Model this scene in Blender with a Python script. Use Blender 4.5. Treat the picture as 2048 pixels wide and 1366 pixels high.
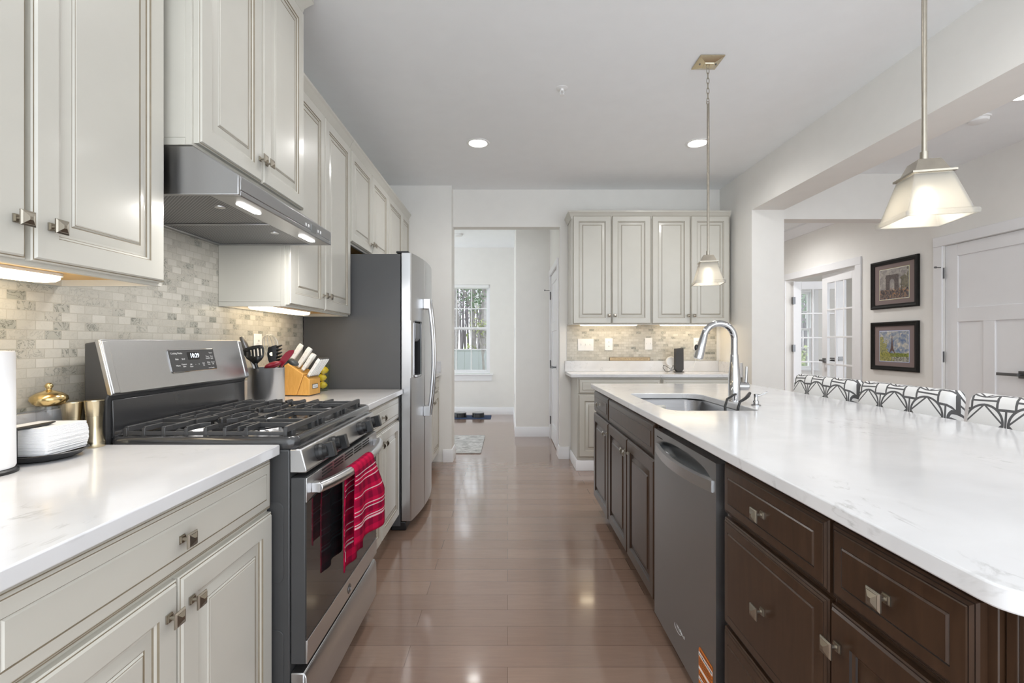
import bpy, bmesh, math, random
from mathutils import Matrix, Vector
from math import sin, cos, pi, radians, sqrt

for o in list(bpy.data.objects):
    bpy.data.objects.remove(o)
S = bpy.context.scene
COL = S.collection
random.seed(7)

# ------------------------------------------------------------------ camera
H = 1.216
cam_d = bpy.data.cameras.new('camera')
cam_d.sensor_width = 36.0
cam_d.lens = 950.0 / 2048.0 * 36.0
cam_d.shift_x = 9.0 / 2048.0
cam_d.shift_y = 1.5 / 2048.0
cam_d.clip_start = 0.02
cam = bpy.data.objects.new('camera', cam_d)
COL.objects.link(cam)
cam.location = (0, 0, H)
cam.rotation_euler = (pi / 2, 0, 0)
S.camera = cam

# ------------------------------------------------------------------ world, exposure
W = bpy.data.worlds.new('world')
S.world = W
W.use_nodes = True
bg = W.node_tree.nodes['Background']
bg.inputs['Color'].default_value = (0.88, 0.945, 1.0, 1)
bg.inputs['Strength'].default_value = 2.5
S.view_settings.view_transform = 'Standard'
S.view_settings.look = 'None'
S.view_settings.gamma = 1.0
S.view_settings.use_curve_mapping = False
S.view_settings.exposure = 0.35
S.cycles.max_bounces = 8
S.cycles.diffuse_bounces = 5
S.cycles.glossy_bounces = 4
S.cycles.transmission_bounces = 6
S.cycles.transparent_max_bounces = 8
S.cycles.caustics_reflective = False
S.cycles.caustics_refractive = False
S.cycles.sample_clamp_indirect = 4.0

CAN_W = 26.0        # recessed downlight power
PEND_W = 1.5        # pendant bulb
UNDER_E = 6.0       # under-cabinet diffuser emission

# ------------------------------------------------------------------ mesh helpers
WM = {}


class MB:
    """collects geometry in world coordinates (through matrix M)"""
    def __init__(self, M=None):
        self.v, self.f, self.m = [], [], []
        self.M = M

    def add(self, vs, fs, m=0):
        b = len(self.v)
        if self.M is not None:
            vs = [self.M @ Vector(p) for p in vs]
        self.v += [Vector(p) for p in vs]
        for f in fs:
            self.f.append([b + i for i in f])
            self.m.append(m)
        return self

    def box(self, x0, x1, y0, y1, z0, z1, m=0):
        if x0 > x1: x0, x1 = x1, x0
        if y0 > y1: y0, y1 = y1, y0
        if z0 > z1: z0, z1 = z1, z0
        vs = [(x0, y0, z0), (x1, y0, z0), (x1, y1, z0), (x0, y1, z0),
              (x0, y0, z1), (x1, y0, z1), (x1, y1, z1), (x0, y1, z1)]
        fs = [(0, 3, 2, 1), (4, 5, 6, 7), (0, 1, 5, 4), (1, 2, 6, 5), (2, 3, 7, 6), (3, 0, 4, 7)]
        return self.add(vs, fs, m)

    def prism(self, poly, axis, a, b, m=0):
        """poly: 2-D points; axis 'x': (y,z) 'y': (x,z) 'z': (x,y)"""
        def P(p, t):
            return {'x': (t, p[0], p[1]), 'y': (p[0], t, p[1]), 'z': (p[0], p[1], t)}[axis]
        n = len(poly)
        vs = [P(p, a) for p in poly] + [P(p, b) for p in poly]
        fs = [tuple(range(n))[::-1], tuple(range(n, 2 * n))]
        fs += [(i, (i + 1) % n, n + (i + 1) % n, n + i) for i in range(n)]
        return self.add(vs, fs, m)

    def rings(self, rs, m=0, caps=True, closed=True):
        """loft a list of equally long vertex rings"""
        n = len(rs[0])
        vs = [p for r in rs for p in r]
        fs = []
        k = n if closed else n - 1
        for j in range(len(rs) - 1):
            for i in range(k):
                a, b = j * n + i, j * n + (i + 1) % n
                fs.append((a, b, b + n, a + n))
        if caps and closed:
            fs.append(tuple(range(n))[::-1])
            fs.append(tuple(range((len(rs) - 1) * n, len(rs) * n)))
        return self.add(vs, fs, m)

    def lathe(self, prof, c=(0, 0, 0), n=24, m=0, axis='z', caps=True):
        rs = []
        for r, z in prof:
            ring = []
            for i in range(n):
                t = 2 * pi * i / n
                a, b = r * cos(t), r * sin(t)
                p = {'z': (a, b, z), 'x': (z, a, b), 'y': (b, z, a)}[axis]
                ring.append((p[0] + c[0], p[1] + c[1], p[2] + c[2]))
            rs.append(ring)
        return self.rings(rs, m, caps)

    def tube(self, pts, r, n=10, m=0, closed=False, flat=1.0, up=None):
        pts = [Vector(p) for p in pts]
        N = len(pts)
        rad = r if isinstance(r, (list, tuple)) else [r] * N
        rs = []
        prev = None
        for i, p in enumerate(pts):
            if closed:
                t = pts[(i + 1) % N] - pts[i - 1]
            else:
                t = pts[min(i + 1, N - 1)] - pts[max(i - 1, 0)]
            t.normalize()
            if prev is None:
                u = Vector(up) if up else (Vector((0, 0, 1)) if abs(t.z) < 0.9 else Vector((1, 0, 0)))
            else:
                u = prev
            u = (u - t * u.dot(t)).normalized()
            prev = u
            w = t.cross(u)
            rs.append([p + (u * cos(2 * pi * k / n) * flat + w * sin(2 * pi * k / n)) * rad[i] for k in range(n)])
        if closed:
            rs.append(rs[0])
        return self.rings(rs, m, caps=not closed)

    def cyl(self, p0, p1, r, n=16, m=0, r1=None):
        return self.tube([p0, p1], [r, r if r1 is None else r1], n, m)

    def ball(self, c, rx, ry=None, rz=None, n=16, k=8, m=0):
        ry = rx if ry is None else ry
        rz = rx if rz is None else rz
        rs = []
        for j in range(k + 1):
            t = -pi / 2 + pi * j / k
            q = max(cos(t), 0.02)
            rs.append([(c[0] + rx * q * cos(2 * pi * i / n), c[1] + ry * q * sin(2 * pi * i / n), c[2] + rz * sin(t)) for i in range(n)])
        return self.rings(rs, m)

    def sweep(self, path, prof, m=0):
        """profile (out, z) swept along a 2-D path, mitred; out = right-hand side of the direction"""
        rs = []
        N = len(path)
        for i in range(N):
            p = Vector(path[i])
            d0 = (p - Vector(path[i - 1])).normalized() if i > 0 else None
            d1 = (Vector(path[i + 1]) - p).normalized() if i < N - 1 else None
            n0 = Vector((d0.y, -d0.x)) if d0 else None
            n1 = Vector((d1.y, -d1.x)) if d1 else None
            if n0 is None: nn = n1
            elif n1 is None: nn = n0
            else:
                nn = (n0 + n1).normalized()
                nn = nn / max(nn.dot(n0), 0.3)
            rs.append([(p.x + nn.x * o, p.y + nn.y * o, z) for o, z in prof])
        return self.rings(rs, m)


def finish(me, mats, smooth):
    for mt in mats:
        me.materials.append(mt)
    if smooth:
        me.shade_smooth()
        me.set_sharp_from_angle(angle=radians(smooth))
    me.validate()


def build(name, mb, mats, parent=None, bevel=0, smooth=35, seg=2, origin=None, solid=0):
    if not isinstance(mats, (list, tuple)):
        mats = [mats]
    me = bpy.data.meshes.new(name)
    if parent is not None:
        base = WM[parent]
    else:
        if origin is None:
            xs = [p.x for p in mb.v]; ys = [p.y for p in mb.v]; zs = [p.z for p in mb.v]
            origin = ((min(xs) + max(xs)) / 2, (min(ys) + max(ys)) / 2, min(zs))
        base = Matrix.Translation(origin)
    inv = base.inverted()
    me.from_pydata([inv @ p for p in mb.v], [], mb.f)
    me.polygons.foreach_set('material_index', mb.m)
    bm = bmesh.new(); bm.from_mesh(me)
    bmesh.ops.recalc_face_normals(bm, faces=bm.faces)
    bm.to_mesh(me); bm.free()
    finish(me, mats, smooth)
    ob = bpy.data.objects.new(name, me)
    COL.objects.link(ob)
    if parent is not None:
        ob.parent = parent
    else:
        ob.matrix_basis = base
    WM[ob] = base
    if bevel:
        b = ob.modifiers.new('bevel', 'BEVEL')
        b.width = bevel; b.segments = seg; b.limit_method = 'ANGLE'; b.angle_limit = radians(50)
        b.harden_normals = False
    if solid:
        b = ob.modifiers.new('solid', 'SOLIDIFY'); b.thickness = solid; b.offset = 0
    return ob


def tag(o, label, cat, group=None):
    o['label'] = label; o['category'] = cat
    if group: o['group'] = group
    return o


def thing(name, label, cat, loc=(0, 0, 0), rz=0.0, group=None):
    o = bpy.data.objects.new(name, None)
    o.empty_display_size = 0.05
    COL.objects.link(o)
    M = Matrix.Translation(loc) @ Matrix.Rotation(rz, 4, 'Z')
    o.matrix_basis = M
    WM[o] = M
    return tag(o, label, cat, group)


def struct(name, mb, mats, bevel=0, parent=None, smooth=35):
    o = build(name, mb, mats, parent, bevel, smooth, origin=(0, 0, 0) if parent is None else None)
    o['kind'] = 'structure'
    return o


def dup(root, loc, label, rz=None, group=None):
    """copy a thing with its parts and sub-parts"""
    r = root.copy(); COL.objects.link(r)
    M = root.matrix_basis.copy(); M.translation = Vector(loc)
    if rz is not None:
        M = Matrix.Translation(loc) @ Matrix.Rotation(rz, 4, 'Z')
    r.matrix_basis = M; WM[r] = M
    r['label'] = label
    if group: r['group'] = group
    def rec(src, dst):
        for ch in [c for c in bpy.data.objects if c.parent == src]:
            c = ch.copy(); COL.objects.link(c); c.parent = dst
            rec(ch, c)
    rec(root, r)
    return r


def grid(name, fn, nu, nv, mats, parent=None, solid=0, smooth=60, origin=None, midx=None):
    """surface fn(u,v) with a UV map"""
    if not isinstance(mats, (list, tuple)): mats = [mats]
    base = WM[parent] if parent is not None else Matrix.Translation(origin or fn(0.5, 0.5))
    inv = base.inverted()
    me = bpy.data.meshes.new(name)
    vs = [inv @ Vector(fn(i / nu, j / nv)) for j in range(nv + 1) for i in range(nu + 1)]
    fs = [(j * (nu + 1) + i, j * (nu + 1) + i + 1, (j + 1) * (nu + 1) + i + 1, (j + 1) * (nu + 1) + i) for j in range(nv) for i in range(nu)]
    me.from_pydata(vs, [], fs)
    uv = me.uv_layers.new(name='UVMap')
    k = 0
    for j in range(nv):
        for i in range(nu):
            for a, b in ((i, j), (i + 1, j), (i + 1, j + 1), (i, j + 1)):
                uv.data[k].uv = (a / nu, b / nv); k += 1
    finish(me, mats, smooth)
    ob = bpy.data.objects.new(name, me); COL.objects.link(ob)
    if parent is not None: ob.parent = parent
    else: ob.matrix_basis = base
    WM[ob] = base
    if solid:
        s = ob.modifiers.new('solid', 'SOLIDIFY'); s.thickness = solid; s.offset = 0
    return ob


def text(name, body, size, M, mt, parent=None, extrude=0.0003, align='CENTER', sx=1.0):
    cu = bpy.data.curves.new(name, 'FONT')
    cu.body = body; cu.size = size; cu.extrude = extrude
    cu.align_x = align; cu.align_y = 'CENTER'; cu.resolution_u = 2
    tmp = bpy.data.objects.new('tmp_text', cu); COL.objects.link(tmp)
    dg = bpy.context.evaluated_depsgraph_get()
    me = bpy.data.meshes.new_from_object(tmp.evaluated_get(dg))
    bpy.data.objects.remove(tmp)
    bpy.data.curves.remove(cu)
    me.name = name
    base = WM[parent] if parent is not None else M
    me.transform(base.inverted() @ M @ Matrix.Diagonal((sx, 1, 1, 1)))
    me.materials.clear(); me.materials.append(mt)
    ob = bpy.data.objects.new(name, me); COL.objects.link(ob)
    if parent is not None: ob.parent = parent
    else: ob.matrix_basis = base
    WM[ob] = base
    return ob


def rrect(x0, x1, y0, y1, r, n=6):
    """rounded rectangle, r a number or four radii (x0y0, x1y0, x1y1, x0y1)"""
    rr = r if isinstance(r, (list, tuple)) else [r] * 4
    out = []
    for (cx, cy, a0), q in zip(((x0, y0, pi), (x1, y0, 1.5 * pi), (x1, y1, 0), (x0, y1, 0.5 * pi)), rr):
        q = max(q, 1e-4)
        ccx = cx + q if cx == x0 else cx - q
        ccy = cy + q if cy == y0 else cy - q
        for k in range(n + 1):
            a = a0 + pi / 2 * k / n
            out.append((ccx + q * cos(a), ccy + q * sin(a)))
    return out


def slab(name, outer, z0, z1, mats, holes=(), parent=None, bevel=0):
    """flat slab with holes"""
    bm = bmesh.new()
    loops = [outer] + list(holes)
    for z in (z0, z1):
        edges = []
        for lp in loops:
            vs = [bm.verts.new((p[0], p[1], z)) for p in lp]
            for i in range(len(vs)):
                edges.append(bm.edges.new((vs[i], vs[(i + 1) % len(vs)])))
        bmesh.ops.triangle_fill(bm, use_beauty=True, use_dissolve=False, edges=edges)
    bm.verts.ensure_lookup_table()
    tot = sum(len(l) for l in loops)
    b = 0
    for lp in loops:
        n = len(lp)
        for i in range(n):
            a, c = b + i, b + (i + 1) % n
            bm.faces.new((bm.verts[a], bm.verts[c], bm.verts[c + tot], bm.verts[a + tot]))
        b += n
    bmesh.ops.recalc_face_normals(bm, faces=bm.faces)
    bmesh.ops.dissolve_limit(bm, angle_limit=radians(1), verts=bm.verts[:], edges=bm.edges[:])
    mb = MB()
    bm.verts.index_update()
    mb.v = [v.co.copy() for v in bm.verts]
    mb.f = [[v.index for v in f.verts] for f in bm.faces]
    mb.m = [0] * len(mb.f)
    bm.free()
    return build(name, mb, mats, parent, bevel)


# ------------------------------------------------------------------ material helpers
class E:
    """tiny shader-math expression"""
    def __init__(self, nt, s): self.nt, self.s = nt, s
    def _op(self, op, *o, rev=False):
        n = self.nt.nodes.new('ShaderNodeMath'); n.operation = op
        args = [self] + list(o)
        if rev: args = args[::-1]
        for i, a in enumerate(args):
            if isinstance(a, E): self.nt.links.new(a.s, n.inputs[i])
            else: n.inputs[i].default_value = a
        return E(self.nt, n.outputs[0])
    def __add__(s, o): return s._op('ADD', o)
    def __sub__(s, o): return s._op('SUBTRACT', o)
    def __rsub__(s, o): return s._op('SUBTRACT', o, rev=True)
    def __mul__(s, o): return s._op('MULTIPLY', o)
    def abs(s): return s._op('ABSOLUTE')
    def fract(s): return s._op('FRACT')
    def floor(s): return s._op('FLOOR')
    def max(s, o): return s._op('MAXIMUM', o)
    def min(s, o): return s._op('MINIMUM', o)
    def lt(s, o): return s._op('LESS_THAN', o)
    def gt(s, o): return s._op('GREATER_THAN', o)
    def sqrt(s): return s._op('SQRT')
    def mod(s, o): return s._op('FLOORED_MODULO', o)
    def sin(s): return s._op('SINE')


def new_mat(name):
    m = bpy.data.materials.new(name); m.use_nodes = True
    nt = m.node_tree
    return m, nt, nt.nodes['Principled BSDF']


def node(nt, typ, **kw):
    n = nt.nodes.new(typ)
    for k, v in kw.items():
        if k in n.inputs: n.inputs[k].default_value = v
        else: setattr(n, k, v)
    return n


def coords(nt, kind='Object'):
    return nt.nodes.new('ShaderNodeTexCoord').outputs[kind]


def xyz(nt, kind='Object'):
    s = nt.nodes.new('ShaderNodeSeparateXYZ')
    nt.links.new(coords(nt, kind), s.inputs[0])
    return E(nt, s.outputs[0]), E(nt, s.outputs[1]), E(nt, s.outputs[2])


def combine(nt, a, b, c=0.0):
    n = nt.nodes.new('ShaderNodeCombineXYZ')
    for i, q in enumerate((a, b, c)):
        if isinstance(q, E): nt.links.new(q.s, n.inputs[i])
        else: n.inputs[i].default_value = q
    return n.outputs[0]


def ramp(nt, fac, stops, interp='LINEAR'):
    r = nt.nodes.new('ShaderNodeValToRGB'); r.color_ramp.interpolation = interp
    el = r.color_ramp.elements
    while len(el) < len(stops): el.new(0.5)
    for e, (p, c) in zip(el, stops):
        e.position = p
        e.color = (c, c, c, 1) if isinstance(c, (int, float)) else (*c, 1)
    nt.links.new(fac, r.inputs[0])
    return r.outputs[0]


def mixc(nt, fac, a, b, mode='MIX'):
    n = nt.nodes.new('ShaderNodeMix'); n.data_type = 'RGBA'; n.blend_type = mode
    for k, q in ((0, fac), (6, a), (7, b)):
        if isinstance(q, E): q = q.s
        if hasattr(q, 'is_linked'): nt.links.new(q, n.inputs[k])
        elif isinstance(q, (int, float)): n.inputs[k].default_value = q
        else: n.inputs[k].default_value = (*q, 1)
    return n.outputs[2]


def noise(nt, vec, scale, detail=2.0, dist=0.0, rough=0.5, stretch=None):
    n = node(nt, 'ShaderNodeTexNoise')
    n.inputs['Scale'].default_value = scale; n.inputs['Detail'].default_value = detail
    n.inputs['Distortion'].default_value = dist; n.inputs['Roughness'].default_value = rough
    if stretch:
        mp = nt.nodes.new('ShaderNodeMapping'); mp.inputs['Scale'].default_value = stretch
        nt.links.new(vec, mp.inputs[0]); vec = mp.outputs[0]
    nt.links.new(vec, n.inputs['Vector'])
    return n.outputs['Fac']


def bump(nt, bs, h, strength=0.1, dist=0.002):
    b = nt.nodes.new('ShaderNodeBump'); b.inputs['Strength'].default_value = strength
    b.inputs['Distance'].default_value = dist
    nt.links.new(h, b.inputs['Height']); nt.links.new(b.outputs[0], bs.inputs['Normal'])


def srgb(r, g, b):
    f = lambda c: c / 12.92 if c <= 0.04045 else ((c + 0.055) / 1.055) ** 2.4
    return (f(r / 255), f(g / 255), f(b / 255))


def plain(name, col, rough=0.5, metal=0.0, var=0.04, scale=8.0, coat=0.0, bmp=0.0, bscale=200.0, spec=0.5, stretch=None):
    """principled surface with a little procedural variation"""
    m, nt, bs = new_mat(name)
    v = coords(nt)
    f = noise(nt, v, scale, 3.0, stretch=stretch)
    lo = tuple(c * (1 - var) for c in col); hi = tuple(min(1, c * (1 + var)) for c in col)
    nt.links.new(ramp(nt, f, ((0.3, lo), (0.7, hi))), bs.inputs['Base Color'])
    bs.inputs['Roughness'].default_value = rough; bs.inputs['Metallic'].default_value = metal
    bs.inputs['Coat Weight'].default_value = coat; bs.inputs['Coat Roughness'].default_value = 0.12
    bs.inputs['Specular IOR Level'].default_value = spec
    if bmp: bump(nt, bs, noise(nt, v, bscale, 2.0), bmp)
    return m


def emit(name, col, strength):
    m, nt, bs = new_mat(name)
    bs.inputs['Base Color'].default_value = (*col, 1)
    bs.inputs['Emission Color'].default_value = (*col, 1)
    bs.inputs['Emission Strength'].default_value = strength
    return m


def brushed(name, col, rough=0.3, axis=0, amount=0.05):
    m, nt, bs = new_mat(name)
    st = [3.0, 3.0, 3.0]; st[axis] = 0.05
    st = [s * 220 if i != axis else s * 60 for i, s in enumerate(st)]
    f = noise(nt, coords(nt), 1.0, 3.0, stretch=st)
    bs.inputs['Metallic'].default_value = 1.0
    nt.links.new(ramp(nt, f, ((0.2, tuple(c * 0.94 for c in col)), (0.8, col))), bs.inputs['Base Color'])
    r = nt.nodes.new('ShaderNodeMapRange'); r.inputs[3].default_value = rough - amount / 2; r.inputs[4].default_value = rough + amount / 2
    nt.links.new(f, r.inputs[0]); nt.links.new(r.outputs[0], bs.inputs['Roughness'])
    return m


# ------------------------------------------------------------------ materials
M_wall = plain('wall_paint', srgb(238, 236, 232), 0.75, var=0.012, bmp=0.03, bscale=350)
M_ceil = plain('ceiling_paint', srgb(245, 247, 249), 0.85, var=0.01, bmp=0.03, bscale=300)
M_trim = plain('trim_paint', srgb(238, 238, 240), 0.35, var=0.008)
M_cream = plain('cream_paint', srgb(203, 200, 191), 0.32, var=0.015, coat=0.25)
M_glaze = plain('brown_glaze', srgb(134, 122, 102), 0.5, var=0.12, scale=30)
M_crm_in = plain('maple_interior', srgb(224, 182, 116), 0.5, var=0.06, scale=4, stretch=(1, 8, 8))
M_nickel = plain('brushed_nickel', (0.38, 0.345, 0.29), 0.28, 1.0, var=0.05, scale=40)
M_chrome = plain('chrome', (0.50, 0.50, 0.51), 0.07, 1.0, var=0.01)
M_brass = plain('brass', (0.70, 0.53, 0.26), 0.2, 1.0, var=0.05)
M_gold = plain('pale_gold_metal', (0.66, 0.57, 0.40), 0.24, 1.0, var=0.04)
M_steel = brushed('stainless_steel', (0.62, 0.62, 0.63), 0.33, 1)
M_steel_v = brushed('stainless_steel_vertical', (0.64, 0.64, 0.65), 0.30, 2)
M_steel_d = brushed('dark_stainless_steel', (0.36, 0.37, 0.38), 0.36, 2)
M_steel_h = brushed('hood_steel', (0.44, 0.44, 0.45), 0.32, 1)
M_sink = brushed('sink_steel', (0.30, 0.30, 0.31), 0.28, 0)
M_black = plain('black_enamel', (0.038, 0.038, 0.040), 0.14, var=0.05, coat=0.5)
M_blk_side = plain('charcoal_side_panel', (0.055, 0.055, 0.057), 0.4, var=0.05)
M_iron = plain('cast_iron', (0.05, 0.05, 0.052), 0.38, var=0.12, bmp=0.15, bscale=500)
M_blk_pl = plain('black_plastic', (0.014, 0.014, 0.015), 0.35, var=0.08)
M_blk_gl = plain('black_glass', (0.015, 0.015, 0.017), 0.04, var=0.02, spec=0.8)
M_dark = plain('dark_gap', (0.01, 0.01, 0.01), 0.8, var=0.05)
M_grey_fr = plain('grey_textured_side', (0.085, 0.085, 0.088), 0.42, var=0.03, bmp=0.12, bscale=900)
M_white = plain('white_plastic', srgb(240, 240, 240), 0.35, var=0.01)
M_paper = plain('white_paper', srgb(244, 244, 246), 0.9, var=0.015, bmp=0.15, bscale=120)
M_hinge = plain('dark_nickel', (0.18, 0.18, 0.185), 0.35, 1.0, var=0.05)
M_red = plain('red_silicone', (0.23, 0.008, 0.022), 0.35, var=0.05)
M_lemon = plain('lemon_peel', (0.85, 0.55, 0.03), 0.45, var=0.08, bmp=0.3, bscale=150)
M_navy = plain('navy_mat', (0.02, 0.045, 0.11), 0.85, var=0.2, scale=60)
M_wood_in = plain('leg_wood', (0.04, 0.022, 0.014), 0.4, var=0.2, scale=10, stretch=(6, 6, 1))
M_ink = plain('dark_ink', (0.05, 0.04, 0.03), 0.6, var=0.05)
M_wht_ink = plain('white_print', (0.75, 0.75, 0.75), 0.5, var=0.02)


def make_darkwood():
    m, nt, bs = new_mat('espresso_wood')
    v = coords(nt)
    f = noise(nt, v, 14.0, 4.0, 0.6, stretch=(4, 4, 0.6))
    nt.links.new(ramp(nt, f, ((0.25, (0.034, 0.0165, 0.0085)), (0.75, (0.056, 0.029, 0.016)))), bs.inputs['Base Color'])
    bs.inputs['Roughness'].default_value = 0.3
    bs.inputs['Specular IOR Level'].default_value = 0.38
    bs.inputs['Coat Weight'].default_value = 0.08; bs.inputs['Coat Roughness'].default_value = 0.2
    return m
M_espresso = make_darkwood()
M_esp_gl = plain('espresso_edge', (0.012, 0.006, 0.004), 0.35, var=0.1)


def make_quartz():
    m, nt, bs = new_mat('white_quartz')
    v = coords(nt)
    a = noise(nt, v, 5.0, 6.0, 1.4, 0.62, stretch=(1, 0.55, 1))
    thin = E(nt, a) - 0.5
    line = thin.abs()
    veins = ramp(nt, line.s, ((0.0, 1.0), (0.03, 0.0)))
    patch = ramp(nt, noise(nt, v, 2.3, 2.0, 0.3), ((0.52, 0.0), (0.62, 1.0)))
    fine = ramp(nt, noise(nt, v, 28.0, 3.0), ((0.42, 0.0), (0.62, 1.0)))
    fac = E(nt, veins) * E(nt, patch) * E(nt, fine)
    cloud = ramp(nt, noise(nt, v, 5.0, 4.0, 0.5), ((0.3, srgb(218, 218, 220)), (0.7, srgb(228, 228, 230))))
    nt.links.new(mixc(nt, fac * 0.45, cloud, srgb(150, 148, 146)), bs.inputs['Base Color'])
    bs.inputs['Roughness'].default_value = 0.13
    return m
M_quartz = make_quartz()


def make_floor():
    m, nt, bs = new_mat('wood_plank_floor')
    v = coords(nt)
    b = node(nt, 'ShaderNodeTexBrick'); b.offset = 0.37; b.offset_frequency = 2; b.squash = 1.0
    b.inputs['Color1'].default_value = (0, 0, 0, 1); b.inputs['Color2'].default_value = (1, 1, 1, 1)
    b.inputs['Mortar'].default_value = (0.5, 0.5, 0.5, 1)
    b.inputs['Scale'].default_value = 1.0; b.inputs['Mortar Size'].default_value = 0.0011; b.inputs['Mortar Smooth'].default_value = 0.3
    b.inputs['Brick Width'].default_value = 1.05; b.inputs['Row Height'].default_value = 0.127
    nt.links.new(v, b.inputs['Vector'])
    base = ramp(nt, b.outputs['Color'], ((0.0, srgb(141, 115, 100)), (0.5, srgb(147, 121, 106)), (1.0, srgb(153, 127, 111))))
    g = noise(nt, v, 9.0, 5.0, 0.8, stretch=(0.8, 9.0, 1))
    grain = ramp(nt, g, ((0.3, 0.95), (0.7, 1.04)))
    c = mixc(nt, 1.0, base, grain, 'MULTIPLY')
    c = mixc(nt, b.outputs['Fac'], c, srgb(92, 70, 58))
    nt.links.new(c, bs.inputs['Base Color'])
    r = ramp(nt, noise(nt, v, 5.0, 4.0, stretch=(1, 5, 1)), ((0.3, 0.12), (0.7, 0.2)))
    nt.links.new(r, bs.inputs['Roughness'])
    bs.inputs['Specular IOR Level'].default_value = 0.6
    bs.inputs['Coat Weight'].default_value = 0.6; bs.inputs['Coat Roughness'].default_value = 0.08
    h = E(nt, noise(nt, v, 6.0, 3.0, stretch=(0.6, 6.0, 1))) * 0.35 - E(nt, b.outputs['Fac']) * 0.8
    bump(nt, bs, h.s, 0.22, 0.002)
    return m
M_floor = make_floor()


def make_tile():
    m, nt, bs = new_mat('marble_mosaic_tile')
    x, y, z = xyz(nt)
    uv = combine(nt, x, z, 0.0)
    b = node(nt, 'ShaderNodeTexBrick'); b.offset = 0.5
    b.inputs['Color1'].default_value = (0, 0, 0, 1); b.inputs['Color2'].default_value = (1, 1, 1, 1)
    b.inputs['Mortar'].default_value = (0.5, 0.5, 0.5, 1)
    b.inputs['Scale'].default_value = 1.0; b.inputs['Mortar Size'].default_value = 0.0013; b.inputs['Mortar Smooth'].default_value = 0.2
    b.inputs['Brick Width'].default_value = 0.0515; b.inputs['Row Height'].default_value = 0.0266
    nt.links.new(uv, b.inputs['Vector'])
    rnd = b.outputs['Color']
    tone = ramp(nt, rnd, ((0.0, srgb(146, 147, 139)), (0.025, srgb(172, 170, 161)), (0.10, srgb(188, 184, 174)), (0.55, srgb(197, 193, 183)), (1.0, srgb(208, 204, 195))))
    # shifted coordinates per tile so that veins break at the grout
    sh = combine(nt, E(nt, rnd) * 37.0 + x, z + E(nt, rnd) * 11.0, 0.0)
    vein = noise(nt, sh, 26.0, 5.0, 1.8, 0.6)
    vn = E(nt, vein) - 0.5
    vl = ramp(nt, vn.abs().s, ((0.0, 1.0), (0.03, 0.0)))
    amt = ramp(nt, rnd, ((0.0, 1.0), (0.05, 0.9), (0.2, 0.45), (0.4, 0.12), (1.0, 0.05)))
    c = mixc(nt, E(nt, vl) * E(nt, amt), tone, srgb(84, 88, 78))
    cl = ramp(nt, noise(nt, sh, 14.0, 3.0), ((0.3, 0.92), (0.7, 1.04)))
    c = mixc(nt, 1.0, c, cl, 'MULTIPLY')
    c = mixc(nt, b.outputs['Fac'], c, srgb(182, 177, 165))
    nt.links.new(c, bs.inputs['Base Color'])
    bs.inputs['Roughness'].default_value = 0.35
    bump(nt, bs, (1.0 - E(nt, b.outputs['Fac'])).s, 0.5, 0.001)
    return m
M_tile = make_tile()


def make_glass(name, tint=(1, 1, 1), refl=1.0):
    m = bpy.data.materials.new(name); m.use_nodes = True
    nt = m.node_tree; nt.nodes.clear()
    out = nt.nodes.new('ShaderNodeOutputMaterial')
    tr = nt.nodes.new('ShaderNodeBsdfTransparent'); tr.inputs[0].default_value = (*tint, 1)
    gl = nt.nodes.new('ShaderNodeBsdfGlossy'); gl.inputs['Roughness'].default_value = 0.02
    lw = nt.nodes.new('ShaderNodeLayerWeight'); lw.inputs[0].default_value = 0.5
    mx = nt.nodes.new('ShaderNodeMixShader')
    q = E(nt, lw.outputs['Facing'])
    f = (q * q * q * q * q * 0.92 + 0.04) * refl
    nt.links.new(f.s, mx.inputs[0]); nt.links.new(tr.outputs[0], mx.inputs[1]); nt.links.new(gl.outputs[0], mx.inputs[2])
    nt.links.new(mx.outputs[0], out.inputs[0])
    return m
M_glass = make_glass('clear_glass')
M_gl_tint = make_glass('green_tinted_glass', (0.93, 0.97, 0.88))


def make_frost():
    """frosted lamp glass"""
    m = bpy.data.materials.new('frosted_lamp_glass'); m.use_nodes = True
    nt = m.node_tree; nt.nodes.clear()
    out = nt.nodes.new('ShaderNodeOutputMaterial')
    tl = nt.nodes.new('ShaderNodeBsdfTranslucent'); tl.inputs[0].default_value = (0.64, 0.625, 0.59, 1)
    tp = nt.nodes.new('ShaderNodeBsdfRefraction'); tp.inputs['Color'].default_value = (0.97, 0.96, 0.93, 1)
    tp.inputs['Roughness'].default_value = 0.75; tp.inputs['IOR'].default_value = 1.2
    df = nt.nodes.new('ShaderNodeBsdfDiffuse'); df.inputs[0].default_value = (0.56, 0.55, 0.53, 1)
    m1 = nt.nodes.new('ShaderNodeMixShader'); m1.inputs[0].default_value = 0.45
    m2 = nt.nodes.new('ShaderNodeMixShader'); m2.inputs[0].default_value = 0.36
    nt.links.new(tl.outputs[0], m1.inputs[1]); nt.links.new(df.outputs[0], m1.inputs[2])
    nt.links.new(m1.outputs[0], m2.inputs[1]); nt.links.new(tp.outputs[0], m2.inputs[2])
    nt.links.new(m2.outputs[0], out.inputs[0])
    return m
M_frost = make_frost()
M_bulb = emit('lamp_bulb', (1.0, 0.94, 0.82), 6.0)
M_can = emit('downlight_lens', (1.0, 0.97, 0.92), 14.0)
M_under = emit('under_cabinet_diffuser', (1.0, 0.86, 0.62), UNDER_E)
M_led = emit('hood_led', (1.0, 0.98, 0.95), 16.0)
M_digit = emit('clock_digits', (0.75, 0.86, 1.0), 2.2)

# ================================================================== the setting
CZ = 2.81          # ceiling height
YBK = -1.3         # open end of the room behind the camera
XL = -1.325        # left wall face
XR = 2.215         # kitchen right wall / beam face
XD = 4.066         # far right wall face
YB = 4.96          # back wall face

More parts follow.
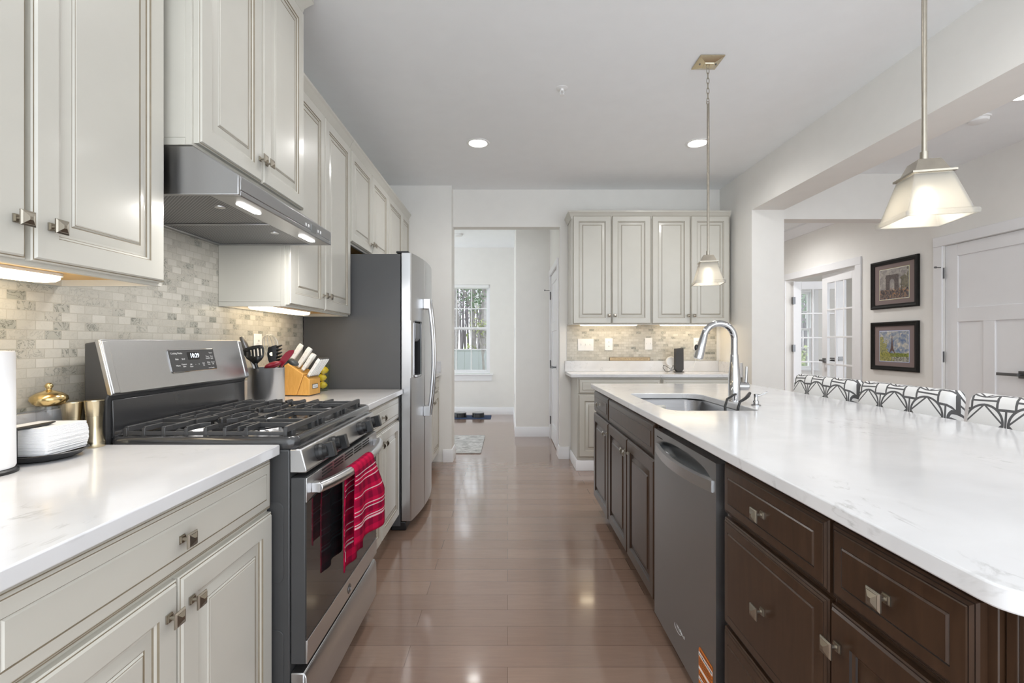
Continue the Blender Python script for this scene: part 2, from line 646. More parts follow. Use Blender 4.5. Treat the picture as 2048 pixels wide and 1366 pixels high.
f = MB().box(-2.35, 6.75, YBK, 9.15, -0.1, 0.0)
struct('floor', f, M_floor)
f = MB().box(-2.35, 6.75, YBK, 9.15, CZ, CZ + 0.12)
struct('ceiling', f, M_ceil)

f = MB().box(XL - 0.15, XL, YBK, 5.08, 0, CZ)
struct('wall_left', f, M_wall)
f = MB().box(XL, -0.568, 4.83, 5.08, 0, CZ)
f.box(-0.568, 0.548, YB, 5.08, 2.42, CZ)
f.box(0.548, XR, YB, 5.08, 0, CZ)
struct('wall_back', f, M_wall)
f = MB().box(XR, 2.507, 4.306, 8.0, 0, CZ)
struct('wall_right', f, M_wall)
f = MB().box(XR, 2.507, YBK, 4.306, 2.416, CZ)
struct('beam', f, M_wall)
f = MB().box(2.507, XD, 4.49, 4.64, 2.38, CZ)
struct('trim_1', f, M_wall)     # dropped header into the next room
# hall beyond the doorway
f = MB().box(0.548, 0.68, 5.08, 5.15, 0, CZ).box(0.548, 0.68, 5.98, 6.13, 0, CZ).box(0.548, 0.68, 5.15, 5.98, 2.05, CZ)
f.box(0.11, 0.68, 6.13, 6.25, 0, CZ)
f.box(0.11, 0.25, 6.25, 8.0, 0, CZ)
struct('wall_hall_right', f, M_wall)
WX0, WX1, WZ0, WZ1 = -1.19, -0.295, 0.665, 2.185
f = MB().box(-2.35, WX0, 8.0, 8.15, 0, CZ).box(WX1, 0.25, 8.0, 8.15, 0, CZ)
f.box(WX0, WX1, 8.0, 8.15, 0, WZ0).box(WX0, WX1, 8.0, 8.15, WZ1, CZ)
struct('wall_hall_back', f, M_wall)
f = MB().box(-2.35, -2.2, 5.08, 6.95, 0, CZ)
struct('wall_hall_left', f, M_wall)
# far right wall with the door and the french-door opening
DY0, DY1 = 3.62, 4.43
FY0, FY1 = 5.54, 6.93
f = MB().box(XD, XD + 0.13, YBK, DY0, 0, CZ).box(XD, XD + 0.13, DY0, DY1, 2.113, CZ).box(XD, XD + 0.13, DY1, FY0, 0, CZ)
f.box(XD, XD + 0.13, FY0, FY1, 2.113, CZ).box(XD, XD + 0.13, FY1, 9.15, 0, CZ)
struct('wall_far_right', f, M_wall)
f = MB().box(0.25, XD, 8.0, 8.15, 0, CZ)
struct('wall_next_room', f, M_wall)
OX0, OX1, OZ0, OZ1 = 4.90, 5.80, 0.70, 2.2
f = MB().box(XD + 0.13, OX0, 9.0, 9.15, 0, CZ).box(OX1, 6.6, 9.0, 9.15, 0, CZ).box(OX0, OX1, 9.0, 9.15, 0, OZ0).box(OX0, OX1, 9.0, 9.15, OZ1, CZ)
f.box(6.6, 6.75, 4.8, 9.15, 0, CZ)
struct('wall_study', f, M_wall)

# baseboards
BB = [(0, 0), (0.016, 0), (0.016, 0.10), (0.010, 0.112), (0.008, 0.122), (0, 0.125)]
f = MB().sweep([(-0.655, 4.83), (-0.568, 4.83), (-0.568, 5.08)], BB)
struct('baseboard_left', f, M_trim)
f = MB().sweep([(0.548, 5.08), (0.548, YB), (0.642, YB)], BB)
struct('baseboard_back', f, M_trim)
f = MB().sweep([(0.11, 8.0), (0.11, 6.13), (0.548, 6.13)], BB)
struct('baseboard_hall_right', f, M_trim)
f = MB().sweep([(-2.2, 8.0), (0.11, 8.0)], BB)
struct('baseboard_hall_back', f, M_trim)
f = MB().sweep([(XD, 8.0), (XD, FY1 + 0.1)], BB)
f.sweep([(XD, FY0 - 0.1), (XD, DY1 + 0.1)], BB).sweep([(XD, DY0 - 0.1), (XD, YBK)], BB)
struct('baseboard_far_right', f, M_trim)
# crown moulding in the next room
f = MB().sweep([(XD, 8.0), (XD, 4.64)], [(0, CZ - 0.12), (0.02, CZ - 0.12), (0.03, CZ - 0.10), (0.035, CZ - 0.085), (0.075, CZ - 0.045), (0.08, CZ - 0.035), (0.095, CZ - 0.02), (0.095, CZ), (0, CZ)])
struct('trim_2', f, M_trim)

# ---- casings (trim)
def casing_x(name, X, y0, y1, zt, w=0.09, t=0.018, side=-1):
    a, b = (X - t, X) if side < 0 else (X, X + t)
    m = MB().box(a, b, y0 - w, y0, 0, zt).box(a, b, y1, y1 + w, 0, zt).box(a - 0.003 * (side < 0), b, y0 - w, y1 + w, zt, zt + w)
    return struct(name, m, M_trim, bevel=0.003)
casing_x('trim_3', XD, DY0, DY1, 2.113)
casing_x('trim_4', XD, FY0, FY1, 2.113)
casing_x('trim_5', 0.548, 5.15, 5.98, 2.05, w=0.07)

def lever(parent, M, mt, L=0.11):
    """lever handle with square rose; local: plate in xz plane, out = -y, lever along -x"""
    m = MB(M).box(-0.03, 0.03, -0.012, 0, -0.03, 0.03)
    m.cyl((0, -0.01, 0), (0, -0.055, 0), 0.009, 12)
    m.box(-L, 0.012, -0.066, -0.05, -0.012, 0.012)
    return build('door_handle', m, mt, parent, bevel=0.002)

def hinge(parent, M, mt):
    m = MB(M).box(-0.03, 0.005, -0.004, 0.002, -0.045, 0.045).cyl((0.008, -0.006, -0.05), (0.008, -0.006, 0.05), 0.007, 10)
    return build('hinge', m, mt, parent)

RZL = pi / 2     # faces +X (left-hand run)
RZR = -pi / 2    # faces -X (right-hand run)

def frame_M(loc, rz):
    return Matrix.Translation(loc) @ Matrix.Rotation(rz, 4, 'Z')

# ---- three-panel door in the far right wall
Mw = frame_M((XD, DY1, 0), RZR)                    # local x runs towards the camera, -y out of the wall
wd = DY1 - DY0
m = MB(Mw)
y0, y1 = 0.012, 0.05
for a, b, c, d in ((0.004, 0.125, 0.01, 2.108), (wd - 0.125, wd - 0.004, 0.01, 2.108), (0.125, wd - 0.125, 2.0, 2.108), (0.125, wd - 0.125, 1.40, 1.527), (0.125, wd - 0.125, 0.01, 0.24), (wd / 2 - 0.05, wd / 2 + 0.05, 0.24, 1.40)):
    m.box(a, b, y0, y1, c, d)
m.box(0.12, wd - 0.12, y0 + 0.012, y1 - 0.012, 0.2, 2.05)
dr = struct('door_1', m, M_trim, bevel=0.003)
lever(dr, Mw @ Matrix.Translation((wd - 0.132, y0, 0.958)), M_hinge, 0.15)
for z in (0.25, 1.08, 1.86):
    hinge(dr, Mw @ Matrix.Translation((-0.006, 0.006, z)), M_hinge)
m = MB(Mw).cyl((-0.008, 0, 1.915), (-0.008, -0.06, 1.915), 0.004, 8).cyl((-0.008, -0.06, 1.915), (-0.008, -0.075, 1.915), 0.009, 10)
build('door_stop', m, M_hinge, dr)

# ---- hall door in the side wall (seen edge-on)
Mh = frame_M((0.548, 5.98, 0), RZR)
wd = 0.83
m = MB(Mh)
for a, b, c, d in ((0.004, 0.11, 0.01, 2.045), (wd - 0.11, wd - 0.004, 0.01, 2.045), (0.11, wd - 0.11, 1.93, 2.045), (0.11, wd - 0.11, 1.35, 1.46), (0.11, wd - 0.11, 0.01, 0.22)):
    m.box(a, b, 0.002, 0.04, c, d)
m.box(0.1, wd - 0.1, 0.012, 0.03, 0.2, 2.0)
dh = struct('door_2', m, M_trim, bevel=0.003)
lever(dh, Mh @ Matrix.Translation((wd - 0.07, 0.002, 0.94)), M_hinge)
for z in (0.24, 0.94, 1.80):
    hinge(dh, Mh @ Matrix.Translation((-0.006, -0.002, z)), M_hinge)
m = MB(Mh).cyl((-0.008, 0, 1.87), (-0.008, -0.07, 1.87), 0.004, 8).cyl((-0.008, -0.07, 1.87), (-0.008, -0.085, 1.87), 0.009, 10)
build('door_stop', m, M_hinge, dh)

# ---- french doors
def french(name, hingepos, ang, flip):
    M = frame_M((*hingepos, 0), ang)
    w, h, t = 0.69, 2.095, 0.035
    m = MB(M)
    st, tr, br = 0.105, 0.115, 0.235
    m.box(0, st, -t / 2, t / 2, 0.012, h).box(w - st, w, -t / 2, t / 2, 0.012, h)
    m.box(st, w - st, -t / 2, t / 2, h - tr, h).box(st, w - st, -t / 2, t / 2, 0.012, br)
    gw, gh = w - 2 * st, h - tr - br
    for i in (1, 2):
        x = st + gw * i / 3
        m.box(x - 0.011, x + 0.011, -0.013, 0.013, br, h - tr)
    for j in range(1, 5):
        z = br + gh * j / 5
        m.box(st, w - st, -0.014, 0.014, z - 0.011, z + 0.011)
    o = struct(name, m, M_trim, bevel=0.003)
    g = MB(M).box(st - 0.004, w - st + 0.004, -0.003, 0.003, br - 0.004, h - tr + 0.004)
    build('glass', g, M_glass, o)
    Mf = Matrix.Translation((w - 0.055, 0, 0.98))
    a = M @ Mf @ Matrix.Translation((0, -t / 2, 0))
    b = M @ Mf @ Matrix.Rotation(pi, 4, 'Z') @ Matrix.Translation((0, -t / 2, 0)) @ Matrix.Diagonal((-1, 1, 1, 1))
    lever(o, a, M_hinge); lever(o, b, M_hinge)
    for z in (0.3, 1.13, 1.82):
        k = MB(M).box(-0.012, 0.02, -0.024, 0.024, z - 0.05, z + 0.05)
        build('hinge', k, M_hinge, o)
    return o
french('door_3', (4.115, FY0 + 0.012), radians(87), 0)
french('door_4', (4.15, FY1 - 0.03), radians(-6), 1)

# ---- windows (double hung)
def window(name, x0, x1, z0, z1, Y, cols, rows):
    """Y = glass plane, frame faces -Y"""
    m = MB()
    fw = 0.035
    m.box(x0, x0 + fw, Y - 0.05, Y + 0.06, z0, z1).box(x1 - fw, x1, Y - 0.05, Y + 0.06, z0, z1)
    m.box(x0 + fw, x1 - fw, Y - 0.05, Y + 0.06, z1 - fw, z1).box(x0 + fw, x1 - fw, Y - 0.05, Y + 0.06, z0, z0 + fw)
    o = struct(name, m, M_trim, bevel=0.003)
    zm = (z0 + z1) / 2 + 0.01
    for k, (a, b, yy) in enumerate(((zm - 0.02, z1 - fw, Y + 0.025), (z0 + fw, zm + 0.025, Y - 0.015))):
        s = MB()
        sw = 0.028
        X0, X1 = x0 + fw, x1 - fw
        s.box(X0, X0 + sw, yy - 0.016, yy + 0.016, a, b).box(X1 - sw, X1, yy - 0.016, yy + 0.016, a, b)
        s.box(X0 + sw, X1 - sw, yy - 0.016, yy + 0.016, a, a + sw).box(X0 + sw, X1 - sw, yy - 0.016, yy + 0.016, b - sw, b)
        for i in range(1, cols):
            x = X0 + sw + (X1 - X0 - 2 * sw) * i / cols
            s.box(x - 0.008, x + 0.008, yy - 0.008, yy + 0.008, a + sw, b - sw)
        for j in range(1, rows):
            z = a + sw + (b - a - 2 * sw) * j / rows
            s.box(X0 + sw, X1 - sw, yy - 0.009, yy + 0.009, z - 0.008, z + 0.008)
        sa = build('sash', s, M_trim, o, bevel=0.002)
        g = MB().box(X0 + sw - 0.003, X1 - sw + 0.003, yy - 0.002, yy + 0.002, a + sw - 0.003, b - sw + 0.003)
        build('glass', g, M_glass, sa)
    return o
w1 = window('window_1', WX0, WX1, WZ0 + 0.02, WZ1, 8.07, 3, 2)
build('blind_headrail', MB().box(WX0 + 0.02, WX1 - 0.02, 7.985, 8.018, WZ1 - 0.055, WZ1 - 0.003), M_white, w1, bevel=0.004)
struct('trim_6', MB().box(WX0 - 0.05, WX1 + 0.055, 7.955, 8.019, WZ0 - 0.002, WZ0 + 0.018).box(WX0 - 0.03, WX1 + 0.035, 7.985, 8.0, WZ0 - 0.10, WZ0 - 0.002), M_trim, bevel=0.003)
window('window_2', OX0, OX1, OZ0, OZ1, 9.07, 2, 2)
struct('trim_7', MB().box(OX0 - 0.08, OX0, 8.982, 9.0, OZ0, OZ1).box(OX1, OX1 + 0.08, 8.982, 9.0, OZ0, OZ1).box(OX0 - 0.08, OX1 + 0.08, 8.98, 9.0, OZ1, OZ1 + 0.09).box(OX0 - 0.09, OX1 + 0.09, 8.95, 9.0, OZ0 - 0.02, OZ0), M_trim, bevel=0.003)

# ---- marble mosaic backsplashes
def tilepanel(name, M, pieces):
    m = MB(M)
    for a, b, c, d in pieces: m.box(a, b, 0.0, 0.006, c, d)
    me = build(name, m, M_tile, None, origin=(0, 0, 0))
    # keep the object's axes on the wall so the tile pattern follows it
    me.data.transform(M.inverted()); me.matrix_basis = M; WM[me] = M
    me['kind'] = 'structure'
    return me
tilepanel('wall_left_tile', frame_M((XL + 0.0065, 0.4, 0), RZL), [(0, 1.0, 1.026, 1.42), (1.0, 1.775, 0.90, 1.83), (1.775, 2.66, 1.026, 1.42)])
tilepanel('wall_back_tile', frame_M((0.62, YB - 0.0065, 0), 0.0), [(0.0, 1.56, 1.026, 1.40)])

# ---- ceiling fittings
def downlight(x, y, label, k=1.0):
    t = thing('recessed_light', label, 'ceiling light', (x, y, CZ), group='recessed downlights')
    m = MB().lathe([(0.068, CZ - 0.001), (0.075, CZ - 0.006), (0.092, CZ - 0.005), (0.095, CZ - 0.0005), (0.068, CZ - 0.0005)], (x, y, 0), 28, caps=False)
    build('trim_ring', m, M_white, t)
    m = MB().lathe([(0.001, CZ - 0.004), (0.068, CZ - 0.003), (0.068, CZ - 0.001), (0.001, CZ - 0.001)], (x, y, 0), 28)
    build('lens', m, M_can, t)
    L = bpy.data.lights.new('downlight', 'SPOT')
    L.energy = CAN_W * k; L.spot_size = radians(165); L.spot_blend = 1.0; L.shadow_soft_size = 0.07; L.color = (1.0, 0.985, 0.965)
    lo = bpy.data.objects.new('downlight', L); COL.objects.link(lo)
    lo.parent = t; lo.location = (0, 0, -0.02)
    return t
downlight(-0.236, 3.80, 'lit recessed ceiling light over the aisle, in front of the doorway', 1.3)
downlight(1.52, 3.80, 'lit recessed ceiling light beside the far pendant rod', 1.2)
downlight(-0.236, 1.85, 'recessed ceiling light above the aisle nearest the camera', 0.6)
downlight(1.52, 1.85, 'recessed ceiling light over the island nearest the camera', 0.6)
downlight(-0.236, -0.3, 'added unseen ceiling light behind the camera over the aisle', 0.5)  # added lamp out of view, lights the aisle from behind
downlight(1.52, -0.3, 'added unseen ceiling light behind the camera over the island end', 0.5)  # unseen extra fixture, added to brighten the island end
downlight(3.34, 3.05, 'recessed ceiling light beyond the beam at the right edge', 0.55)
downlight(3.34, 0.9, 'added unseen ceiling light beyond the beam nearer the camera', 0.7)  # added out of view to brighten the room past the beam
downlight(-0.4, 5.62, 'added unseen ceiling light in the hall just past the doorway', 0.15)  # hidden above the doorway head; added to light the hall
downlight(3.2, 6.2, 'added unseen ceiling light in the room beyond the dropped header', 3.2)  # unseen lamp, added strong to brighten the wall past the header
downlight(5.4, 7.0, 'added unseen ceiling light in the study behind the glazed doors')  # added out of view to light the study through the glass

t = thing('fire_sprinkler', 'white sprinkler head on the ceiling above the aisle', 'sprinkler', (0.342, 2.98, CZ))
build('escutcheon', MB().lathe([(0.001, CZ - 0.006), (0.02, CZ - 0.006), (0.036, CZ - 0.002), (0.036, CZ - 0.0005), (0.001, CZ - 0.0005)], (0.342, 2.98, 0), 24), M_white, t)
m = MB().lathe([(0.010, CZ - 0.006), (0.010, CZ - 0.016), (0.006, CZ - 0.018)], (0.342, 2.98, 0), 12)
m.tube([(0.332, 2.98, CZ - 0.014), (0.330, 2.98, CZ - 0.03), (0.340, 2.98, CZ - 0.042)], 0.0022, 6).tube([(0.352, 2.98, CZ - 0.014), (0.354, 2.98, CZ - 0.03), (0.344, 2.98, CZ - 0.042)], 0.0022, 6)
build('sprinkler_frame', m, M_white, t)
build('deflector', MB().lathe([(0.001, CZ - 0.046), (0.016, CZ - 0.045), (0.016, CZ - 0.043), (0.001, CZ - 0.042)], (0.342, 2.98, 0), 16), M_white, t)

def detector(x, y, label):
    t = thing('smoke_detector', label, 'smoke detector', (x, y, CZ))
    build('base', MB().lathe([(0.001, CZ - 0.012), (0.068, CZ - 0.012), (0.07, CZ - 0.0005), (0.001, CZ - 0.0005)], (x, y, 0), 28), M_white, t)
    build('cover', MB().lathe([(0.001, CZ - 0.038), (0.045, CZ - 0.037), (0.056, CZ - 0.03), (0.06, CZ - 0.0125), (0.001, CZ - 0.0125)], (x, y, 0), 28), M_white, t)
detector(-0.72, 7.0, 'round white smoke detector on the hall ceiling')
detector(3.34, 3.37, 'white smoke detector on the ceiling beyond the beam')

# ---- wall plates
def plate(name, label, M, w, h, kind):
    t = thing(name, label, 'wall plate')
    t.matrix_basis = M; WM[t] = M
    build('cover_plate', MB(M).box(-w / 2, w / 2, -0.006, 0, -h / 2, h / 2), M_white, t, bevel=0.003)
    if kind == 'switch':
        n = max(1, int(round(w / 0.05)))
        for i in range(n):
            x = (i - (n - 1) / 2) * 0.046
            build('toggle', MB(M).box(x - 0.005, x + 0.005, -0.016, -0.006, -0.004, 0.012), M_white, t, bevel=0.002)
    else:
        for z in (-0.022, 0.022):
            m = MB(M).lathe([(0.001, -0.0085), (0.016, -0.0085), (0.017, -0.006), (0.001, -0.006)], (0, 0, z), 16, axis='y')
            m = MB(M).box(-0.014, 0.014, -0.0082, -0.006, z - 0.013, z + 0.013)
            m.box(-0.0065, -0.0045, -0.0088, -0.0081, z - 0.003, z + 0.006, 1).box(0.0045, 0.0065, -0.0088, -0.0081, z - 0.003, z + 0.006, 1)
            build('socket', m, [M_white, M_blk_pl], t)
    return t
YT = YB - 0.007
plate('switch_plate', 'white three-gang switch plate on the tile left of the sign', frame_M((0.815, YT, 1.19), 0), 0.165, 0.125, 'switch')
plate('outlet_plate', 'white outlet plate above the left end of the wooden sign', frame_M((1.055, YT, 1.195), 0), 0.082, 0.125, 'outlet')
plate('outlet_plate', 'white plate on the tile above the right end of the sign', frame_M((1.47, YT, 1.20), 0), 0.078, 0.125, 'switch')
plate('outlet_plate', 'white outlet plate half hidden behind the faucet spout', frame_M((1.975, YT, 1.20), 0), 0.075, 0.125, 'outlet')
plate('outlet_plate', 'pale outlet plate on the tile behind the utensils', frame_M((XL + 0.0075, 2.50, 1.20), RZL), 0.078, 0.12, 'outlet')
plate('switch_plate', 'white switch plate on the hall wall edge beside the far window', frame_M((0.109, 7.3, 1.36), RZR), 0.09, 0.13, 'switch')
plate('outlet_plate', 'low white outlet plate on the hall wall edge', frame_M((0.109, 7.3, 0.36), RZR), 0.078, 0.13, 'outlet')

# ================================================================== cabinets
def rect_ring(x0, x1, z0, z1, i, y):
    return [(x0 + i, y, z0 + i), (x1 - i, y, z0 + i), (x1 - i, y, z1 - i), (x0 + i, y, z1 - i)]

def front_mesh(M, x0, x1, z0, z1, style):
    """door or drawer front, back at y=0, faces -y; slot 1 = glaze lines"""
    if style == 'door':
        fw = min(0.056, (x1 - x0) * 0.2)
        st = [(0, 0, 0), (0, -0.013, 0), (0.0025, -0.0155, 0), (0.005, -0.0155, 1), (0.0085, -0.020, 0), (fw, -0.020, 0), (fw + 0.0025, -0.0165, 1), (fw + 0.007, -0.0135, 0), (fw + 0.009, -0.0105, 1),
              (fw + 0.014, -0.0105, 0), (fw + 0.034, -0.0165, 0), (fw + 0.0365, -0.0150, 1), (fw + 0.040, -0.0185, 0), (fw + 0.0415, -0.0185, 1), (fw + 0.044, -0.0195, 0)]
    else:
        st = [(0, 0, 0), (0, -0.010, 0), (0.003, -0.013, 0), (0.005, -0.013, 1), (0.009, -0.0165, 0), (0.011, -0.0165, 1), (0.013, -0.0175, 0), (0.034, -0.0195, 0), (0.0355, -0.0180, 1), (0.0385, -0.0215, 0)]
    m = MB(M)
    rs = [rect_ring(x0, x1, z0, z1, i, y) for i, y, _ in st]
    for k in range(len(rs) - 1):
        m.rings([rs[k], rs[k + 1]], st[k + 1][2], caps=False)
    n = len(m.v)
    m.add(rs[-1], [(0, 1, 2, 3)], 0)
    m.add(rs[0], [(3, 2, 1, 0)], 0)
    return m

def knob(parent, M, mt=None):
    """square pyramid knob, out = -y"""
    m = MB(M).box(-0.0085, 0.0085, -0.003, 0, -0.0085, 0.0085).box(-0.0065, 0.0065, -0.006, -0.003, -0.0065, 0.0065)
    m.cyl((0, -0.005, 0), (0, -0.022, 0), 0.004, 10)
    rs = []
    for h, y in ((0.010, -0.020), (0.0155, -0.022), (0.0155, -0.0245), (0.0125, -0.027), (0.0115, -0.027), (0.0035, -0.0315)):
        rs.append([(-h, y, -h), (h, y, -h), (h, y, h), (-h, y, h)])
    m.rings(rs)
    return build('knob', m, mt or M_nickel, parent, smooth=20)

def cabinet(name, label, M, W, D, z0, z1, fronts, paint, group, kind='base', crown=None, gl=None, hollow=False):
    gl = gl or M_glaze
    t = thing(name, label, 'cabinet', group=group)
    t.matrix_basis = M; WM[t] = M
    m = MB(M)
    if kind == 'base':
        if hollow:      # open box, the sink hangs inside
            m.box(0, 0.018, 0.0195, D, 0.10, z1).box(W - 0.018, W, 0.0195, D, 0.10, z1).box(0.018, W - 0.018, D - 0.018, D, 0.10, z1)
            m.box(0.018, W - 0.018, 0.0195, D - 0.018, 0.10, 0.118).box(0, W, 0, 0.019, 0.10, z1)
        else:
            m.box(0, W, 0, D, 0.10, z1)
        b = build('body', m, [paint, M_crm_in], t, bevel=0.0015)
        build('toe_kick', MB(M).box(0.003, W - 0.003, 0.065, 0.08, 0.001, 0.0995), paint, t)
    else:
        rec = 0.022
        m.box(0, W, 0.019, D, z0 + rec, z1)
        m.box(0, W, 0, 0.019, z0, z1)
        m.box(0, 0.013, 0.0195, D, z0, z0 + rec - 0.0005).box(W - 0.013, W, 0.0195, D, z0, z0 + rec - 0.0005).box(0.013, W - 0.013, D - 0.02, D, z0, z0 + rec - 0.0005)
        b = build('body', m, paint, t, bevel=0.001)
        build('underside_panel', MB(M).box(0.0135, W - 0.0135, 0.0195, D - 0.0205, z0 + rec - 0.004, z0 + rec - 0.001), M_crm_in, t)
    for fr in fronts:
        m = front_mesh(M, fr['x0'], fr['x1'], fr['z0'], fr['z1'], fr['s'])
        nm = 'drawer' if fr['s'] != 'door' else 'door'
        o = build(nm, m, [paint, gl], t, smooth=25)
        for kx, kz in fr.get('k', []):
            knob(o, M @ Matrix.Translation((kx, -0.0205, kz)), fr.get('km'))
    if crown:
        path, prof = crown
        build('crown_moulding', MB(M).sweep(path, prof), paint, t, smooth=30)
    return t

def FR(s, x0, x1, z0, z1, *k):
    return dict(s=s, x0=x0, x1=x1, z0=z0, z1=z1, k=list(k))

FX = -1.015      # face frame of the left wall cabinets
DU = FX - XL - 0.0005
CR = [(0, -0.035), (0.006, -0.035), (0.008, -0.022), (0.012, -0.018), (0.026, 0.012), (0.03, 0.016), (0.036, 0.022), (0.036, 0.036), (0, 0.036)]
def crown_prof(z): return [(o, z + h) for o, h in CR]
GU = 'cream wall cabinets'
UZ0, UZ1 = 1.379, 2.478
dz0, dz1 = 1.388, 2.452

def upper(label, ya, yb, fronts, crown, z0=UZ0, z1=UZ1, X=FX):
    M = frame_M((X, ya, 0), RZL)
    return cabinet('wall_cabinet', label, M, yb - ya, X - XL - 0.0075, z0, z1, fronts, M_cream, GU, 'upper', crown)

# a: nearest, two doors
Wd = 1.395 - 0.59
upper('cream two-door wall cabinet nearest the camera, left of the range hood', 0.59, 1.395,
      [FR('door', 0.012, 0.396, dz0, dz1, (0.372, 1.467)), FR('door', 0.408, Wd - 0.012, dz0, dz1, (0.446, 1.467))],
      ([(Wd, 0.28), (Wd, 0), (0, 0)][::-1], crown_prof(2.478)))
# b: tall one above the hood, steps forward
XB = -0.938
Mb = frame_M((XB, 1.41, 0), RZL)
cabinet('wall_cabinet', 'cream two-door wall cabinet above the range hood, deeper than its neighbours', Mb, 0.748, XB - XL - 0.0075, 1.803, 2.72,
        [FR('door', 0.010, 0.371, 1.812, 2.70, (0.350, 1.895)), FR('door', 0.377, 0.738, 1.812, 2.70, (0.398, 1.895))], M_cream, GU, 'upper',
        ([(0, 0.37), (0, 0), (0.748, 0), (0.748, 0.37)], [(0, 2.715), (0.006, 2.715), (0.010, 2.735), (0.03, 2.765), (0.042, 2.78), (0.042, 2.8), (0, 2.8)]))
# c: right of the hood
Wd = 3.025 - 2.164
upper('cream two-door wall cabinet between the range hood and the refrigerator', 2.164, 3.025,
      [FR('door', 0.010, 0.428, dz0, dz1, (0.398, 1.467)), FR('door', 0.434, Wd - 0.008, dz0, dz1, (0.464, 1.467))],
      ([(0, 0), (Wd, 0)], crown_prof(2.478)))
# d: above the refrigerator
Wd = 3.965 - 3.027
upper('short cream wall cabinet above the refrigerator', 3.027, 3.965,
      [FR('door', 0.010, 0.466, 1.86, dz1, (0.440, 1.93)), FR('door', 0.472, Wd - 0.010, 1.86, dz1, (0.498, 1.93))],
      ([(0, 0), (Wd, 0)], crown_prof(2.478)), z0=1.848)
# e: last
Wd = 4.828 - 3.967
upper('cream wall cabinet at the far end beyond the refrigerator', 3.967, 4.828,
      [FR('door', 0.012, 0.52, dz0, dz1, (0.49, 1.467)), FR('door', 0.526, Wd - 0.01, dz0, dz1, (0.56, 1.467))],
      ([(0, 0), (Wd, 0)], crown_prof(2.478)))

# left base cabinets
BX = -0.71
GB = 'cream base cabinets'
def lbase(label, ya, yb, fronts):
    return cabinet('base_cabinet', label, frame_M((BX, ya, 0), RZL), yb - ya, BX - XL - 0.002, 0.1, 0.882, fronts, M_cream, GB)
lbase('cream base cabinet nearest the camera, left of the range', 0.60, 1.403,
      [FR('drawer', 0.012, 0.796, 0.729, 0.872, (0.404, 0.80)), FR('door', 0.012, 0.398, 0.112, 0.718, (0.366, 0.655)), FR('door', 0.404, 0.798, 0.112, 0.718, (0.436, 0.655))])
lbase('cream base cabinet between the range and the refrigerator', 2.176, 3.045,
      [FR('drawer', 0.012, 0.857, 0.729, 0.872, (0.432, 0.80)), FR('door', 0.012, 0.431, 0.112, 0.718, (0.399, 0.655)), FR('door', 0.437, 0.857, 0.112, 0.718, (0.469, 0.655))])
lbase('cream base cabinet beyond the refrigerator, against the doorway wall', 3.92, 4.825,
      [FR('drawer', 0.012, 0.893, 0.729, 0.872, (0.452, 0.80)), FR('door', 0.012, 0.450, 0.112, 0.718, (0.42, 0.655)), FR('door', 0.456, 0.893, 0.112, 0.718, (0.486, 0.655))])

CT0, CT1 = 0.8835, 0.914
def counter(label, poly, splashes, holes=()):
    o = slab('countertop', poly, CT0, CT1, M_quartz, holes, bevel=0.003)
    tag(o, label, 'countertop', 'white quartz countertops')
    for s in splashes:
        build('backsplash_lip', MB().box(*s, CT1 + 0.0005, 1.022), M_quartz, o, bevel=0.002)
    return o
XS = XL + 0.021
counter('white quartz countertop left of the range, nearest the camera', [(XL + 0.001, 0.58), (-0.672, 0.58), (-0.672, 1.403), (XL + 0.001, 1.403)], [(XL + 0.001, XS, 0.58, 1.403)])
counter('white quartz countertop between the range and the refrigerator', [(XL + 0.001, 2.176), (-0.672, 2.176), (-0.672, 3.05), (XL + 0.001, 3.05)], [(XL + 0.001, XS, 2.176, 3.05)])
counter('white quartz countertop beyond the refrigerator', [(XL + 0.001, 3.915), (-0.672, 3.915), (-0.672, 4.828), (XL + 0.001, 4.828)], [(XL + 0.001, XS, 3.915, 4.808), (XL + 0.001, -0.672, 4.8085, 4.828)])

# back wall run
GBK = 'cream cabinets on the back wall'
YF = 4.655
def backup(label, xa, xb, fronts, crown):
    return cabinet('wall_cabinet', label, frame_M((xa, YF, 0), 0), xb - xa, YB - YF - 0.0075, 1.388, 2.464, fronts, M_cream, GU, 'upper', crown)
backup('cream two-door wall cabinet on the back wall, nearer the doorway', 0.628, 1.406,
       [FR('door', 0.012, 0.386, 1.396, 2.452, (0.362, 1.475)), FR('door', 0.392, 0.772, 1.396, 2.452, (0.418, 1.475))],
       ([(0, 0.29), (0, 0), (0.778, 0)], crown_prof(2.462)))
backup('cream two-door wall cabinet on the back wall behind the far pendant', 1.4065, 2.178,
       [FR('door', 0.006, 0.380, 1.396, 2.452, (0.356, 1.475)), FR('door', 0.386, 0.762, 1.396, 2.452, (0.412, 1.475))],
       ([(0, 0), (0.771, 0)], crown_prof(2.462)))
YBF = 4.50
def backbase(label, xa, xb, fronts):
    t = cabinet('base_cabinet', label, frame_M((xa, YBF, 0), 0), xb - xa, YB - YBF - 0.018, 0.1, 0.882, fronts, M_cream, GB)
    return t
tb = backbase('cream base cabinet on the back wall beside the doorway', 0.66, 1.455,
         [FR('drawer', 0.012, 0.789, 0.729, 0.872, (0.40, 0.80)), FR('door', 0.012, 0.396, 0.13, 0.718, (0.37, 0.655)), FR('door', 0.402, 0.789, 0.13, 0.718, (0.43, 0.655))])
m = MB().sweep([(0.66, YB - 0.02), (0.66, YBF), (1.455, YBF)], [(0, 0.002), (0.014, 0.002), (0.014, 0.085), (0.006, 0.098), (0, 0.1)])
build('base_moulding', m, M_trim, tb)
